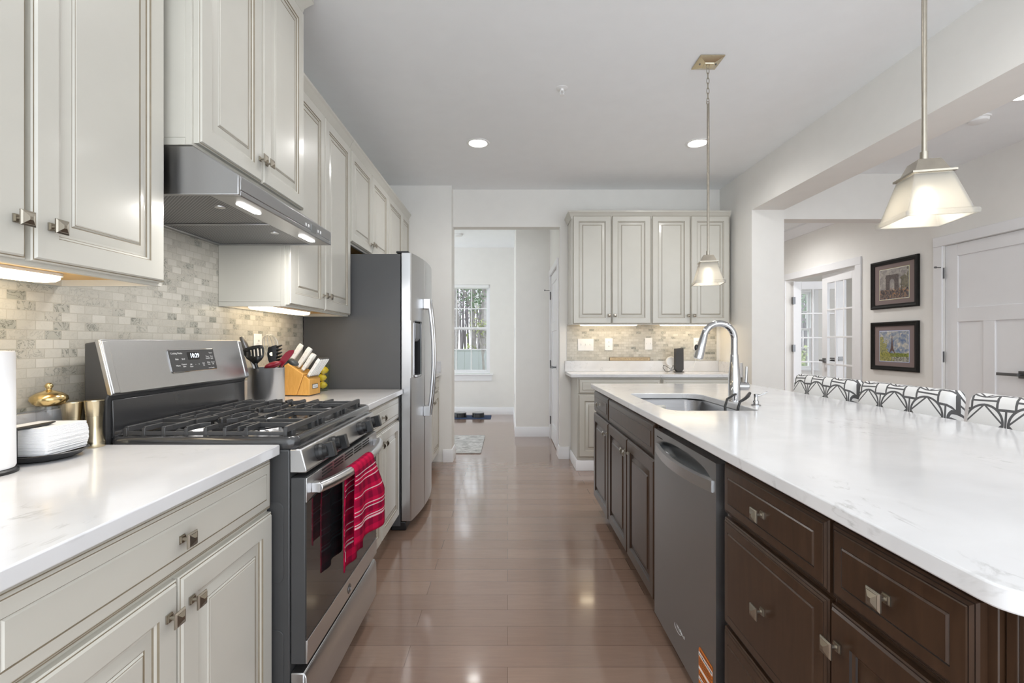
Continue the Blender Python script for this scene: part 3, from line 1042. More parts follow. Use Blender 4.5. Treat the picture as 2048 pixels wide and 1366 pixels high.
tb = backbase('cream base cabinet on the back wall hidden mostly by the island', 1.4555, 2.21,
         [FR('drawer', 0.006, 0.74, 0.729, 0.872, (0.375, 0.80)), FR('door', 0.006, 0.371, 0.13, 0.718, (0.345, 0.655)), FR('door', 0.377, 0.74, 0.13, 0.718, (0.405, 0.655))])
build('base_moulding', MB().box(1.4555, 2.21, YBF - 0.014, YBF, 0.002, 0.1), M_trim, tb)
counter('white quartz countertop on the back wall under the tile', [(0.597, YB - 0.0005), (0.597, 4.47), (2.213, 4.47), (2.213, YB - 0.0005)], [(0.597, 2.213, YB - 0.0205, YB - 0.0075), (2.194, 2.213, 4.475, YB - 0.021)])

# ------------------------------------------------------------------ island
IX = 0.645
GI = 'espresso island cabinets'
def isl(label, yhi, ylo, fronts, hollow=False):
    return cabinet('island_cabinet', label, frame_M((IX, yhi, 0), RZR), yhi - ylo, 0.60, 0.1, 0.882, fronts, M_espresso, GI, gl=M_esp_gl, hollow=hollow)
TZ0, TZ1 = 0.722, 0.866
BZ0, BZ1 = 0.104, 0.709
W1 = 3.452 - 2.957
isl('narrow espresso island cabinet at the far end, one drawer over one door', 3.452, 2.957,
    [FR('drawer', 0.006, W1 - 0.004, TZ0, TZ1, (W1 / 2, 0.795)), FR('door', 0.006, W1 - 0.004, BZ0, BZ1, (W1 - 0.034, 0.640))])
W2 = 2.955 - 2.030
tsk = isl('espresso sink cabinet of the island with a false drawer front', 2.955, 2.030,
    [FR('drawer', 0.004, W2 - 0.006, TZ0, TZ1), FR('door', 0.004, W2 / 2 - 0.003, BZ0, BZ1, (W2 / 2 - 0.03, 0.640)), FR('door', W2 / 2 + 0.003, W2 - 0.006, BZ0, BZ1, (W2 / 2 + 0.03, 0.640))], True)
W3 = 1.392 - 0.931
isl('espresso island cabinet with three stacked drawers beside the dishwasher', 1.392, 0.931,
    [FR('drawer', 0.008, W3 - 0.004, TZ0, TZ1, (W3 / 2, 0.794)), FR('drawer', 0.008, W3 - 0.004, 0.404, 0.709, (W3 / 2, 0.557)), FR('drawer', 0.008, W3 - 0.004, 0.104, 0.392, (W3 / 2, 0.25))])
W4 = 0.929 - 0.624
tnr = isl('narrow espresso island cabinet at the near end, drawer over door', 0.929, 0.624,
    [FR('drawer', 0.004, W4 - 0.014, TZ0, TZ1, (W4 / 2 - 0.004, 0.794)), FR('door', 0.004, W4 - 0.014, BZ0, BZ1, (0.032, 0.640))])
# end and back panels
m = MB().box(0.652, 1.268, 0.606, 0.622, 0.001, 0.882)
m.box(0.652, 0.70, 0.598, 0.606, 0.001, 0.882).box(1.22, 1.268, 0.598, 0.606, 0.001, 0.882).box(0.70, 1.22, 0.598, 0.606, 0.80, 0.882).box(0.70, 1.22, 0.598, 0.606, 0.001, 0.12)
build('end_panel', m, M_espresso, tnr, bevel=0.002)
build('back_panel', MB().box(1.25, 1.268, 0.624, 3.452, 0.001, 0.882), M_espresso, tsk, bevel=0.002)

SINK = (0.717, 1.09, 2.095, 2.805)
outer = rrect(0.607, 1.745, 0.563, 3.465, [0.045, 0.045, 0.006, 0.006], 8)
hole = rrect(SINK[0], SINK[1] + 0.03, SINK[2], SINK[3], [0.07, 0.04, 0.09, 0.05], 6)
counter('large white quartz island countertop with the sink cutout', outer, [], [hole])

# sink basin (undermount)
t = thing('kitchen_sink', 'stainless undermount sink set into the island countertop', 'sink', (0.91, 2.45, 0.66))
m = MB()
zt = CT0 - 0.0008
def sring(i, z, r): return [(x, y, z) for x, y in rrect(SINK[0] - 0.006 + i, SINK[1] + 0.036 - i, SINK[2] - 0.006 + i, SINK[3] + 0.006 - i, r, 6)]
m.rings([sring(-0.02, zt, 0.09), sring(0, zt, 0.08), sring(0.006, zt - 0.01, 0.08), sring(0.012, zt - 0.17, 0.07), sring(0.03, zt - 0.19, 0.06), sring(0.12, zt - 0.196, 0.04)], caps=False)
m.add(sring(0.12, zt - 0.196, 0.04), [tuple(range(28))])
b = build('basin', m, M_sink, t, smooth=50)
b.modifiers.new('solid', 'SOLIDIFY').thickness = 0.0015
build('drain', MB().lathe([(0.001, zt - 0.193), (0.03, zt - 0.193), (0.043, zt - 0.190), (0.046, zt - 0.194), (0.001, zt - 0.1955)], (0.92, 2.45, 0), 24), M_chrome, t)

# ================================================================== range hood
def make_filter():
    m, nt, bs = new_mat('hood_filter_mesh')
    x, y, z = xyz(nt)
    a = ((x + y) * 90.0).fract() - 0.5
    b = ((x - y) * 90.0).fract() - 0.5
    h = a.abs().max(b.abs())
    nt.links.new(ramp(nt, h.s, ((0.30, (0.10, 0.10, 0.105)), (0.46, (0.42, 0.42, 0.43)))), bs.inputs['Base Color'])
    bs.inputs['Metallic'].default_value = 0.8; bs.inputs['Roughness'].default_value = 0.4
    bump(nt, bs, h.s, 0.6, 0.002)
    return m
M_filter = make_filter()
t = thing('range_hood', 'stainless under-cabinet range hood with two lit strips above the range', 'range hood', (-1.06, 1.785, 1.655))
HY0, HY1 = 1.413, 2.157
m = MB().prism([(XL + 0.008, 1.672), (-0.80, 1.672), (-0.80, 1.713), (-0.936, 1.8015), (XL + 0.008, 1.8015)], 'y', HY0 + 0.012, HY1 - 0.012)
for a, b in ((HY0, HY0 + 0.0119), (HY1 - 0.0119, HY1)):
    m.prism([(XL + 0.008, 1.655), (-0.80, 1.655), (-0.80, 1.713), (-0.936, 1.8015), (XL + 0.008, 1.8015)], 'y', a, b)
m.box(-0.892, -0.80, HY0 + 0.012, HY1 - 0.012, 1.655, 1.672)
m.box(XL + 0.008, XL + 0.03, HY0 + 0.012, HY1 - 0.012, 1.655, 1.6715).box(XL + 0.03, -0.892, 1.778, 1.792, 1.6555, 1.6715)
build('shell', m, M_steel_h, t, bevel=0.003)
for a, b in ((HY0 + 0.013, 1.777), (1.793, HY1 - 0.013)):
    fl = build('filter', MB().box(XL + 0.031, -0.893, a, b, 1.661, 1.669), M_filter, t)
    build('latch', MB().lathe([(0.001, 1.657), (0.016, 1.658), (0.017, 1.661), (0.001, 1.661)], (-0.945, (a + b) / 2 - 0.04, 0), 16), M_steel, fl)
for y in (1.56, 2.01):
    pts = [(p[0], p[1]) for p in rrect(-0.861, -0.837, y - 0.062, y + 0.062, 0.0118, 5)]
    build('light_strip', MB().prism(pts, 'z', 1.6525, 1.6548), M_led, t)
ct = build('control_display', MB().box(-0.8000, -0.7988, 1.935, 1.985, 1.667, 1.698), M_steel_d, t)
for y in (1.885, 1.910, 2.005, 2.03):
    build('button', MB().box(-0.8000, -0.7982, y - 0.006, y + 0.006, 1.678, 1.690), M_white, t, bevel=0.001)
L = bpy.data.lights.new('hood_lamp', 'AREA'); L.energy = 1.6; L.size = 0.1; L.color = (1, 0.97, 0.93)
for y in (1.56, 2.01):
    lo = bpy.data.objects.new('hood_lamp', L); COL.objects.link(lo); lo.parent = t
    lo.location = (-0.849 + 1.06, y - 1.785, -0.006)

# ================================================================== range
RY0, RY1 = 1.412, 2.168
t = thing('gas_range', 'freestanding stainless gas range with black cooktop and red towel on its door', 'range', (-0.93, 1.79, 0))
m = MB().box(-1.262, -0.648, RY0, RY1, 0.045, 0.896)
m.box(-1.20, -0.70, RY0 + 0.03, RY1 - 0.03, 0.001, 0.045)
build('body', m, M_blk_side, t, bevel=0.004)
for z0, z1 in ((0.10, 0.36), (0.50, 0.74)):
    m = MB().prism([(p[0], p[1]) for p in rrect(-0.72, -0.665, z0, z1, 0.02)], 'y', RY0 - 0.0025, RY0 + 0.001)
    build('side_embossing', m, M_blk_side, t, bevel=0.001)
# cooktop with raised rim
def cring(i, z, r): return [(x, y, z) for x, y in rrect(-1.19 + i * (i > 0), -0.626 - i, RY0 - 0.002 + i, RY1 + 0.002 - i, max(r - i, 0.004), 5)]
m = MB()
R = [cring(0.004, 0.897, 0.03), cring(0, 0.902, 0.03), cring(0, 0.922, 0.03), cring(0.004, 0.931, 0.03), cring(0.012, 0.934, 0.03), cring(0.024, 0.932, 0.03), cring(0.036, 0.921, 0.04)]
m.rings(R, caps=False)
m.add(R[-1], [tuple(range(len(R[-1])))]); m.add(R[0], [tuple(range(len(R[0])))[::-1]])
ck = build('cooktop', m, M_black, t, smooth=60)
# control panel and knobs
m = MB().prism([(-0.648, 0.897), (-0.614, 0.897), (-0.596, 0.832), (-0.600, 0.827), (-0.648, 0.827)], 'y', RY0, RY1)
cp = build('control_panel', m, M_steel, t, bevel=0.004)
nx = Vector((0.968, 0, 0.252))
for y in (1.520, 1.638, 1.935, 2.062):
    c = Vector((-0.6045, y, 0.864))
    kz = build('control_knob', MB().cyl(c, c + nx * 0.012, 0.027, 28).cyl(c + nx * 0.012, c + nx * 0.020, 0.027, 28, r1=0.022), M_blk_pl, t)
    Mk = Matrix.Translation(c + nx * 0.02) @ Matrix(((nx.x, 0, -nx.z), (0, 1, 0), (nx.z, 0, nx.x))).to_4x4()
    g = MB(Mk).lathe([(0.021, 0.0), (0.021, 0.012), (0.019, 0.014), (0.001, 0.014)], (0, 0, 0), 24, axis='x', caps=False)
    g.prism([(-0.0115, -0.0235), (0.0115, -0.0235), (0.0105, 0.0235), (-0.0105, 0.0235)], 'x', 0.0, 0.034)
    build('grip', g, M_blk_pl, kz, bevel=0.002)
# oven door
m = MB().box(-0.646, -0.602, RY0 + 0.002, RY1 - 0.002, 0.256, 0.812)
od = build('oven_door', m, M_blk_side, t, bevel=0.003)
m = MB().prism([(RY0 + 0.003, 0.738), (RY0 + 0.05, 0.746), (RY1 - 0.05, 0.746), (RY1 - 0.003, 0.738), (RY1 - 0.003, 0.811), (RY0 + 0.003, 0.811)], 'x', -0.602, -0.5975)
build('top_strip', m, M_steel, od, bevel=0.001)
m = MB()
for k in range(5):
    y = 1.53 + k * 0.107
    for z in (0.781, 0.791, 0.801):
        m.box(-0.5975, -0.5967, y, y + 0.09, z, z + 0.0045)
build('vent', m, M_dark, od)
build('window_glass', MB().box(-0.602, -0.5985, RY0 + 0.003, RY1 - 0.003, 0.329, 0.7375), M_blk_gl, od)
build('bottom_strip', MB().box(-0.602, -0.5965, RY0 + 0.003, RY1 - 0.003, 0.257, 0.326), M_steel, od, bevel=0.001)
Mf = Matrix(((0, 0, 1, -0.5965), (1, 0, 0, 1.79), (0, 1, 0, 0.288), (0, 0, 0, 1)))   # x->+Y, y->+Z, z->+X
m = MB(Mf).lathe([(0.001, 0.0018), (0.0165, 0.0018), (0.0185, 0.0002), (0.001, 0.0)], (0, 0, 0), 32)
bd = build('badge', m, M_hinge, od)
m = MB(Mf).tube([(0.0145 * cos(a), 0.0145 * sin(a), 0.0022) for a in [2 * pi * i / 32 for i in range(32)]], 0.0007, 6, closed=True)
m.tube([(-0.008 + 0.005 * cos(a) , 0.005 * sin(a) * 1.3, 0.0022) for a in [0.4 + 5.2 * i / 14 for i in range(15)]], 0.0008, 6)
m.tube([(0.004 + 0.006 * cos(a), 0.006 * sin(a) * 1.2, 0.0022) for a in [0.8 + 4.6 * i / 14 for i in range(15)]], 0.0008, 6)
build('monogram', m, M_chrome, bd)
def hx(y): return -0.538 - 0.040 * abs((y - 1.79) / 0.34) ** 3
ys = [1.450 + 0.68 * i / 24 for i in range(25)]
m = MB().tube([(hx(y), y, 0.772) for y in ys], 0.0165, 14, flat=1.0)
for y in (1.462, 2.118):
    m.box(-0.598, hx(y) + 0.004, y - 0.014, y + 0.014, 0.757, 0.787)
build('door_handle', m, M_steel_v, od, bevel=0.002)
# storage drawer
m = MB().box(-0.646, -0.606, RY0 + 0.002, RY1 - 0.002, 0.062, 0.230)
m.prism([(-0.606, 0.062), (-0.598, 0.066), (-0.596, 0.15), (-0.598, 0.216), (-0.606, 0.2295)], 'y', RY0 + 0.002, RY1 - 0.002)
build('storage_drawer', m, M_steel, t, bevel=0.003)
# backguard
m = MB().prism([(-1.262, 0.90), (-1.262, 1.213), (-1.226, 1.218), (-1.188, 1.058), (-1.196, 1.045), (-1.196, 0.90)], 'y', RY0 + 0.004, RY1 - 0.004)
bgd = build('backguard', m, M_blk_side, t, bevel=0.004)
m = MB().prism([(-1.1955, 0.925), (-1.186, 0.925), (-1.190, 1.040), (-1.1955, 1.043)], 'y', RY0 + 0.02, RY1 - 0.02)
build('riser', m, M_black, bgd, bevel=0.002)
m = MB().prism([(-1.232, 1.222), (-1.217, 1.226), (-1.178, 1.062), (-1.183, 1.054), (-1.194, 1.058)], 'y', RY0 + 0.003, RY1 - 0.003)
m.prism([(-1.219, 1.222), (-1.213, 1.222), (-1.174, 1.062), (-1.180, 1.060)], 'y', RY0 + 0.006, RY0 + 0.032)
m.prism([(-1.219, 1.222), (-1.213, 1.222), (-1.174, 1.062), (-1.180, 1.060)], 'y', RY1 - 0.032, RY1 - 0.006)
build('fascia', m, M_steel_v, bgd, bevel=0.003)
up = Vector((1.178 - 1.217, 0, 1.226 - 1.062)).normalized()
out = Vector((up.z, 0, -up.x))
def face_M(y, s):
    """frame on the sloped fascia; s = distance up from its lower edge"""
    p = Vector((-1.178, y, 1.062)) + up * s + out * 0.0004
    return Matrix(((0, up.x, out.x, p.x), (1, up.y, out.y, p.y), (0, up.z, out.z, p.z), (0, 0, 0, 1)))
m = MB(face_M(1.813, 0.088))
m.prism(rrect(-0.128, 0.128, -0.040, 0.040, 0.006), 'z', 0, 0.0016)
dp = build('control_display', m, M_blk_side, bgd)
m = MB(face_M(1.813, 0.088)).prism(rrect(-0.032, 0.036, 0.002, 0.031, 0.003), 'z', 0.0016, 0.0019)
build('clock_window', m, M_blk_gl, dp)
text('clock_digits', '10:29', 0.024, face_M(1.822, 0.105) @ Matrix.Translation((0, 0, 0.0021)), M_digit, dp, 0.0001)
m = MB(face_M(1.813, 0.088)).tube([(x, y, 0.0012) for x, y in rrect(-0.130, 0.130, -0.042, 0.042, 0.007)], 0.0016, 6, closed=True)
build('display_trim', m, M_chrome, dp)
for s, yy, zz, sz in (('Cooking Modes', -0.088, 0.028, 0.0095), ('Bake', -0.092, 0.006, 0.0085), ('Broil', -0.058, 0.006, 0.0085), ('Timer', 0.108, 0.026, 0.008), ('Timer\nOn/Off', 0.084, 0.008, 0.008), ('Oven\nLight', 0.110, 0.008, 0.008),
                      ('Warm', -0.092, -0.018, 0.0085), ('Convect\nBake', -0.06, -0.018, 0.008), ('Self\nClean', -0.022, -0.020, 0.008), ('-', 0.004, -0.017, 0.012), ('+', 0.024, -0.017, 0.012), ('Start\nOn', 0.052, -0.018, 0.008), ('Delay\nTime', 0.084, -0.016, 0.008), ('Cancel\nOff', 0.110, -0.016, 0.008), ('Lock Controls', 0.095, -0.034, 0.006)):
    text('button_print', s, sz, face_M(1.813 + yy, 0.088 + zz) @ Matrix.Translation((0, 0, 0.0018)), M_wht_ink, dp, 0.0001)
# burners
for bx, by, br in ((-0.80, 1.555, 0.052), (-1.03, 1.555, 0.042), (-0.915, 1.79, 0.05), (-0.80, 2.025, 0.046), (-1.03, 2.025, 0.04)):
    bn = build('burner', MB().lathe([(br + 0.012, 0.9205), (br + 0.008, 0.926), (br, 0.936), (br - 0.004, 0.938), (0.001, 0.938)], (bx, by, 0), 28, caps=False), M_steel, t)
    build('burner_cap', MB().lathe([(br - 0.008, 0.9385), (br - 0.006, 0.942), (br - 0.01, 0.946), (0.001, 0.947)], (bx, by, 0), 28, caps=False), M_iron, bn)
# grates
GX = [-1.155, -1.10, -1.04, -0.972, -0.914, -0.855, -0.79, -0.672]
def bar(m, pts, w=0.0078, h=0.015):
    """flat-topped iron bar along pts (x,y) at the grate top"""
    P = [Vector((p[0], p[1])) for p in pts]
    rs = []
    for i, p in enumerate(P):
        d = (P[min(i + 1, len(P) - 1)] - P[max(i - 1, 0)]).normalized()
        n = Vector((d.y, -d.x)) * w / 2
        zt = pts[i][2] if len(pts[i]) > 2 else 0.961
        rs.append([(p.x - n.x, p.y - n.y, zt - h), (p.x + n.x, p.y + n.y, zt - h), (p.x + n.x * 0.8, p.y + n.y * 0.8, zt), (p.x - n.x * 0.8, p.y - n.y * 0.8, zt)])
    m.rings(rs)
def grate(ya, yb, first, last):
    m = MB()
    ym = (ya + yb) / 2
    for i, x in enumerate(GX):
        e0 = ya + 0.004; e1 = yb - 0.004
        if i in (0, 7):
            bar(m, [(x, e0), (x, e1)], 0.013, 0.018)
        elif i in (3, 4):
            s = 0.022 if i == 3 else -0.022
            bar(m, [(x, e0), (x, ym - 0.055), (x + s, ym - 0.03)])
            bar(m, [(x + s, ym + 0.03), (x, ym + 0.055), (x, e1)])
        elif i in (2, 5):
            bar(m, [(x, e0), (x, e1)])
        else:
            bar(m, [(x, e0), (x, ym - 0.035)]); bar(m, [(x, ym + 0.035), (x, e1)])
        for yy in (ya, yb):
            m.prism([(x - 0.006, 0.9215), (x + 0.006, 0.9215), (x + 0.005, 0.957), (x - 0.005, 0.957)], 'y', yy - 0.004 if yy == yb else yy - 0.001, yy + 0.001 if yy == yb else yy + 0.004)
    for yy in (ya + 0.004, yb - 0.004):
        m.box(GX[0], GX[-1], yy - 0.004, yy + 0.004, 0.934, 0.946)
    for yy in (ym - 0.036, ym + 0.036):
        bar(m, [(GX[0], yy), (GX[2], yy)]); bar(m, [(GX[5], yy), (GX[7], yy)])
    for cx in (-1.03, -0.80):
        if abs(ym - 1.79) > 0.1:
            bar(m, [(cx - 0.016, ya + 0.004), (cx, ym - 0.02)], 0.008); bar(m, [(cx + 0.014, yb - 0.004), (cx, ym + 0.02)], 0.008)
    m.box(GX[-1] - 0.008, GX[-1] + 0.008, ya + 0.03, ya + 0.055, 0.9215, 0.945).box(GX[-1] - 0.008, GX[-1] + 0.008, yb - 0.055, yb - 0.03, 0.9215, 0.945)
    return build('grate', m, M_iron, t, bevel=0.0015)
grate(1.435, 1.668, 1, 0); grate(1.672, 1.908, 0, 0); grate(1.912, 2.145, 0, 1)

# towel hanging on the oven handle
def make_towel():
    m, nt, bs = new_mat('red_plaid_cloth')
    u, v, w = xyz(nt, 'UV')
    check_u = (u * 5.0).fract().gt(0.55)
    check_v = (v * 13.0).fract().gt(0.5)
    base = mixc(nt, check_u * 0.28 + check_v * 0.42, (0.47, 0.006, 0.048), (0.075, 0.003, 0.02))
    lines = None
    for c, wd in ((0.359, .004), (0.336, .004), (0.313, .004), (0.244, .004), (0.168, .0045), (0.148, .0045), (0.099, .0045), (0.084, .008), (0.55, .004), (0.58, .004), (0.61, .004), (0.70, .004), (0.78, .0045), (0.81, .0045), (0.87, .0045), (0.89, .008)):
        l = (v - c).abs().lt(wd * 0.62)
        lines = l if lines is None else lines.max(l)
    stitch = (u * 60.0).fract().gt(0.3)
    col = mixc(nt, lines * stitch, base, (0.75, 0.68, 0.68))
    nt.links.new(col, bs.inputs['Base Color'])
    bs.inputs['Roughness'].default_value = 0.95; bs.inputs['Specular IOR Level'].default_value = 0.1
    bump(nt, bs, noise(nt, coords(nt), 600.0), 0.25, 0.001)
    return m
M_towel = make_towel()
def towel_fn(u, v):
    """u across (along Y), v from the front hem over the bar to the back hem"""
    y = 1.636 + 0.207 * u
    Lf, Lb, ra = 0.255, 0.345, 0.0175
    arc = pi * ra
    s = v * (Lf + arc + Lb)
    xb = hx(y)
    fold = 0.010 * sin(u * 9.0 + 0.6) * (1.0)
    if s < Lf:
        d = Lf - s
        k = min(d / 0.12, 1.0)
        x = xb + ra + 0.014 * k + fold * k * 0.9 + (u - 0.45) * 0.05 * k
        z = 0.772 - d
        y2 = y + 0.012 * k * (u - 0.3)
    elif s < Lf + arc:
        a = (s - Lf) / ra
        x = xb + ra * cos(a); z = 0.772 + ra * sin(a); y2 = y
    else:
        d = s - Lf - arc
        k = min(d / 0.15, 1.0)
        x = xb - ra - 0.006 * k + 0.007 * k * sin(u * 11 + 2)
        x = max(x, -0.5945)
        z = 0.772 - d
        y2 = y - 0.012 * k
    return (x, y2, z)
tw = grid('kitchen_towel', towel_fn, 26, 60, M_towel, solid=0.004, origin=(-0.54, 1.74, 0.43))
tag(tw, 'red and maroon plaid kitchen towel hanging over the oven door handle', 'towel')
build('care_tag', MB().box(-0.5615, -0.5605, 1.643, 1.646, 0.455, 0.49), M_white, tw)

# ================================================================== refrigerator
t = thing('refrigerator', 'stainless side-by-side refrigerator with dark grey side and water dispenser', 'refrigerator', (-0.96, 3.47, 0))
FY_0, FY_1 = 3.058, 3.884
build('cabinet_shell', MB().box(XL + 0.01, -0.69, FY_0, FY_1, 0.03, 1.785), M_grey_fr, t, bevel=0.004)
build('base_grille', MB().box(-0.75, -0.655, FY_0 + 0.005, FY_1 - 0.005, 0.001, 0.058), M_blk_pl, t, bevel=0.006)
def ff(y): return -0.622 + 0.040 * (1 - ((y - 3.471) / 0.413) ** 2)
def doorpoly(a, b, back=-0.682, n=14):
    r = 0.006
    P = [(back, a), (ff(a) - r, a)]
    for i in range(n + 1):
        y = a + r + (b - a - 2 * r) * i / n
        P.append((ff(y), y))
    return P + [(ff(b) - r, b), (back, b)]
DZ0, DZ1 = 0.064, 1.792
ya, yb = FY_0 + 0.002, 3.352
da, db, za, zb = 3.112, 3.262, 0.985, 1.356
m = MB().prism(doorpoly(ya, yb), 'z', DZ0, za).prism(doorpoly(ya, yb), 'z', zb, DZ1)
P = doorpoly(ya, yb)
def sub(a, b):
    n = 8
    Q = [(-0.682, a)] + [(ff(a + (b - a) * i / n), a + (b - a) * i / n) for i in range(n + 1)] + [(-0.682, b)]
    return Q
m.prism(sub(ya + 0.0005, da), 'z', za, zb).prism(sub(db, yb - 0.0005), 'z', za, zb)
fd = build('freezer_door', m, M_steel_v, t)
m = MB().box(-0.681, -0.668, da + 0.0002, db - 0.0002, za, zb)
m.box(-0.668, ff(da) - 0.004, da + 0.0002, da + 0.004, za, zb).box(-0.668, ff(db) - 0.004, db - 0.004, db - 0.0002, za, zb).box(-0.668, ff(db) - 0.008, da + 0.004, db - 0.004, zb - 0.005, zb - 0.0002)
dsp = build('water_dispenser', m, M_blk_pl, fd)
build('dispenser_panel', MB().prism([(-0.666, 1.22), (-0.612, 1.22), (-0.600, 1.24), (-0.600, 1.345), (-0.666, 1.345)], 'y', da + 0.006, db - 0.006), M_hinge, dsp, bevel=0.003)
m = MB().prism([(-0.667, 0.988), (-0.592, 0.988), (-0.590, 0.998), (-0.667, 1.004)], 'y', da + 0.003, db - 0.003)
build('drip_tray', m, M_steel, dsp, bevel=0.002)
build('paddle', MB().box(-0.666, -0.656, 3.165, 3.21, 1.09, 1.20), M_blk_gl, dsp, bevel=0.003)
m = MB().tube([(ff(y) + 0.001, y, z) for y, z in rrect(da - 0.002, db + 0.002, za - 0.002, zb + 0.002, 0.02, 5)], 0.003, 6, closed=True)
build('dispenser_trim', m, M_chrome, dsp)
m = MB().prism(doorpoly(3.358, FY_1 - 0.002), 'z', DZ0, DZ1)
rd = build('refrigerator_door', m, M_steel_v, t)
for dd, y in ((fd, 3.327), (rd, 3.385)):
    pts = []
    for i in range(21):
        z = 0.72 + 0.78 * i / 20
        pts.append((ff(y) + 0.036 + 0.030 * (1 - ((z - 1.11) / 0.39) ** 2), y, z))
    m = MB().tube(pts, 0.0125, 12)
    for z in (0.735, 1.485):
        m.box(ff(y) - 0.001, ff(y) + 0.048, y - 0.0125, y + 0.0125, z - 0.035, z + 0.035)
    build('handle', m, M_steel_v, dd, bevel=0.003)
for y in (3.10, 3.84):
    build('hinge_cover', MB().box(-0.72, -0.64, y - 0.03, y + 0.03, 1.7925, 1.806), M_blk_pl, t, bevel=0.004)

# ================================================================== dishwasher
t = thing('dishwasher', 'dark stainless dishwasher with bowed handle in the island', 'dishwasher', (0.9, 1.72, 0))
build('tub', MB().box(0.662, 1.24, 1.397, 2.026, 0.105, 0.880), M_blk_pl, t)
build('toe_panel', MB().box(0.70, 0.72, 1.40, 2.024, 0.001, 0.104), M_blk_pl, t)
ya, yb, za, zb = 1.424, 2.020, 0.070, 0.852
def dw(u, v):
    y = yb + (ya - yb) * u; z = za + (zb - za) * v
    a = (y - 1.722) / 0.272; b = (z - 0.790) / 0.042
    d = 0.0
    if z > 0.77:
        q = 1 - a * a - b * b
        if q > 0:
            q = min(1.0, q * 1.5); d = 0.030 * q * q * (3 - 2 * q)
    return (0.625 + d, y, z)
dd = grid('door', dw, 90, 220, M_steel_d, t, smooth=50)
m = MB().box(0.6255, 0.661, ya, ya + 0.004, za, zb).box(0.6255, 0.661, yb - 0.004, yb, za, zb).box(0.6255, 0.661, ya + 0.004, yb - 0.004, zb - 0.004, zb).box(0.6255, 0.661, ya + 0.004, yb - 0.004, za, za + 0.004)
build('door_edge', m, M_steel, dd)
rs = []
for i in range(25):
    y = 1.992 - 0.546 * i / 24
    x = 0.622 - 0.026 * (1 - ((y - 1.719) / 0.273) ** 2)
    zz = 0.776 - 0.006 * (1 - ((y - 1.719) / 0.273) ** 2)
    rs.append([(x - 0.002, y, zz + 0.017), (x + 0.010, y, zz + 0.021), (x + 0.014, y, zz + 0.018), (x + 0.014, y, zz - 0.018), (x + 0.010, y, zz - 0.021), (x - 0.002, y, zz - 0.017)])
build('handle', MB().rings(rs), M_steel, dd, smooth=30)
build('indicator_slot', MB().box(0.6243, 0.6252, 1.915, 1.985, 0.8225, 0.826), M_dark, dd)
Mlogo = Matrix(((0, 0, -1, 0.6246), (-1, 0, 0, 1.715), (0, 1, 0, 0.170), (0, 0, 0, 1)))
text('logo', 'Whirlpool', 0.019, Mlogo @ Matrix(((1, 0.25, 0, 0), (0, 1, 0, 0), (0, 0, 1, 0), (0, 0, 0, 1))), M_wht_ink, dd, 0.0002)
m = MB(Mlogo).tube([(-0.025 + 0.035 * cos(a), -0.004 + 0.013 * sin(a), 0.0004) for a in [pi * 0.9 + 4.4 * i / 16 for i in range(17)]], 0.0006, 5)
build('logo_swoosh', m, M_wht_ink, dd)
# orange care label stuck on the door
M_orng = plain('orange_label', srgb(222, 122, 38), 0.5, var=0.03)
Ms = Matrix(((0, 0, -1, 0.6242), (-1, 0, 0, 1.498), (0, 1, 0, 0.150), (0, 0, 0, 1)))
st = thing('sticker', 'orange and white instruction sticker low on the dishwasher door', 'sticker')
st.matrix_basis = Ms; WM[st] = Ms
m = MB(Ms).prism([(-0.052, -0.078), (0.052, -0.078), (0.052, 0.075), (-0.043, 0.078), (-0.052, 0.068)], 'z', -0.0002, 0.0003)
build('backing', m, M_orng, st)
m = MB(Ms)
for a, b in ((0.047, 0.060), (0.004, 0.013), (-0.030, -0.019)): m.box(-0.0515, 0.0515, a, b, 0.0003, 0.0005)
build('white_band', m, M_paper, st)
m = MB(Ms)
rr = random.Random(3)
for zc, h, x0, x1 in ((0.067, 0.005, -0.04, 0.048), (0.0535, 0.006, -0.046, 0.048), (0.040, 0.003, -0.046, 0.045), (0.034, 0.003, -0.046, 0.05), (0.028, 0.003, -0.046, 0.04), (0.021, 0.003, -0.046, 0.048), (-0.003, 0.004, -0.04, 0.045), (-0.012, 0.004, -0.046, 0.048), (-0.0245, 0.004, -0.046, 0.048), (-0.040, 0.003, -0.046, 0.046), (-0.048, 0.003, -0.046, 0.048)):
    x = x0
    while x < x1:
        w = rr.uniform(0.002, 0.006)
        m.box(x, min(x + w, x1), zc - h / 2, zc + h / 2, 0.0005, 0.0007)
        x += w + rr.uniform(0.0012, 0.003)
build('fine_print', m, M_ink, st)

# ================================================================== under-cabinet lights
def underlight(label, M, L, z):
    """local x along the cabinet, y depth (centre), z = underside"""
    t = thing('under_cabinet_light', label, 'light', group='under-cabinet lights')
    t.matrix_basis = M; WM[t] = M
    w = 0.045
    build('housing', MB(M).prism(rrect(-L / 2, L / 2, -w, w, 0.03, 5), 'z', z - 0.008, z - 0.0005), M_white, t)
    m = MB(M)
    rs = [[(x, y, zz) for x, y in rrect(-L / 2 + i, L / 2 - i, -w + i, w - i, 0.03, 5)] for i, zz in ((0.003, z - 0.0082), (0.004, z - 0.016), (0.010, z - 0.022), (0.02, z - 0.024))]
    m.rings(rs)
    build('diffuser', m, M_under, t, smooth=60)
    return t
zc = UZ0 + 0.018
underlight('lit under-cabinet light at the left edge of the photo', frame_M((-1.215, 1.02, 0), RZL), 0.50, zc)
underlight('lit under-cabinet light above the utensil crock', frame_M((-1.195, 2.52, 0), RZL), 0.56, zc)
underlight('left one of two lit lights under the back wall cabinets', frame_M((1.02, 4.80, 0), 0), 0.58, 1.406)
underlight('right one of two lit lights under the back wall cabinets', frame_M((1.83, 4.80, 0), 0), 0.58, 1.406)

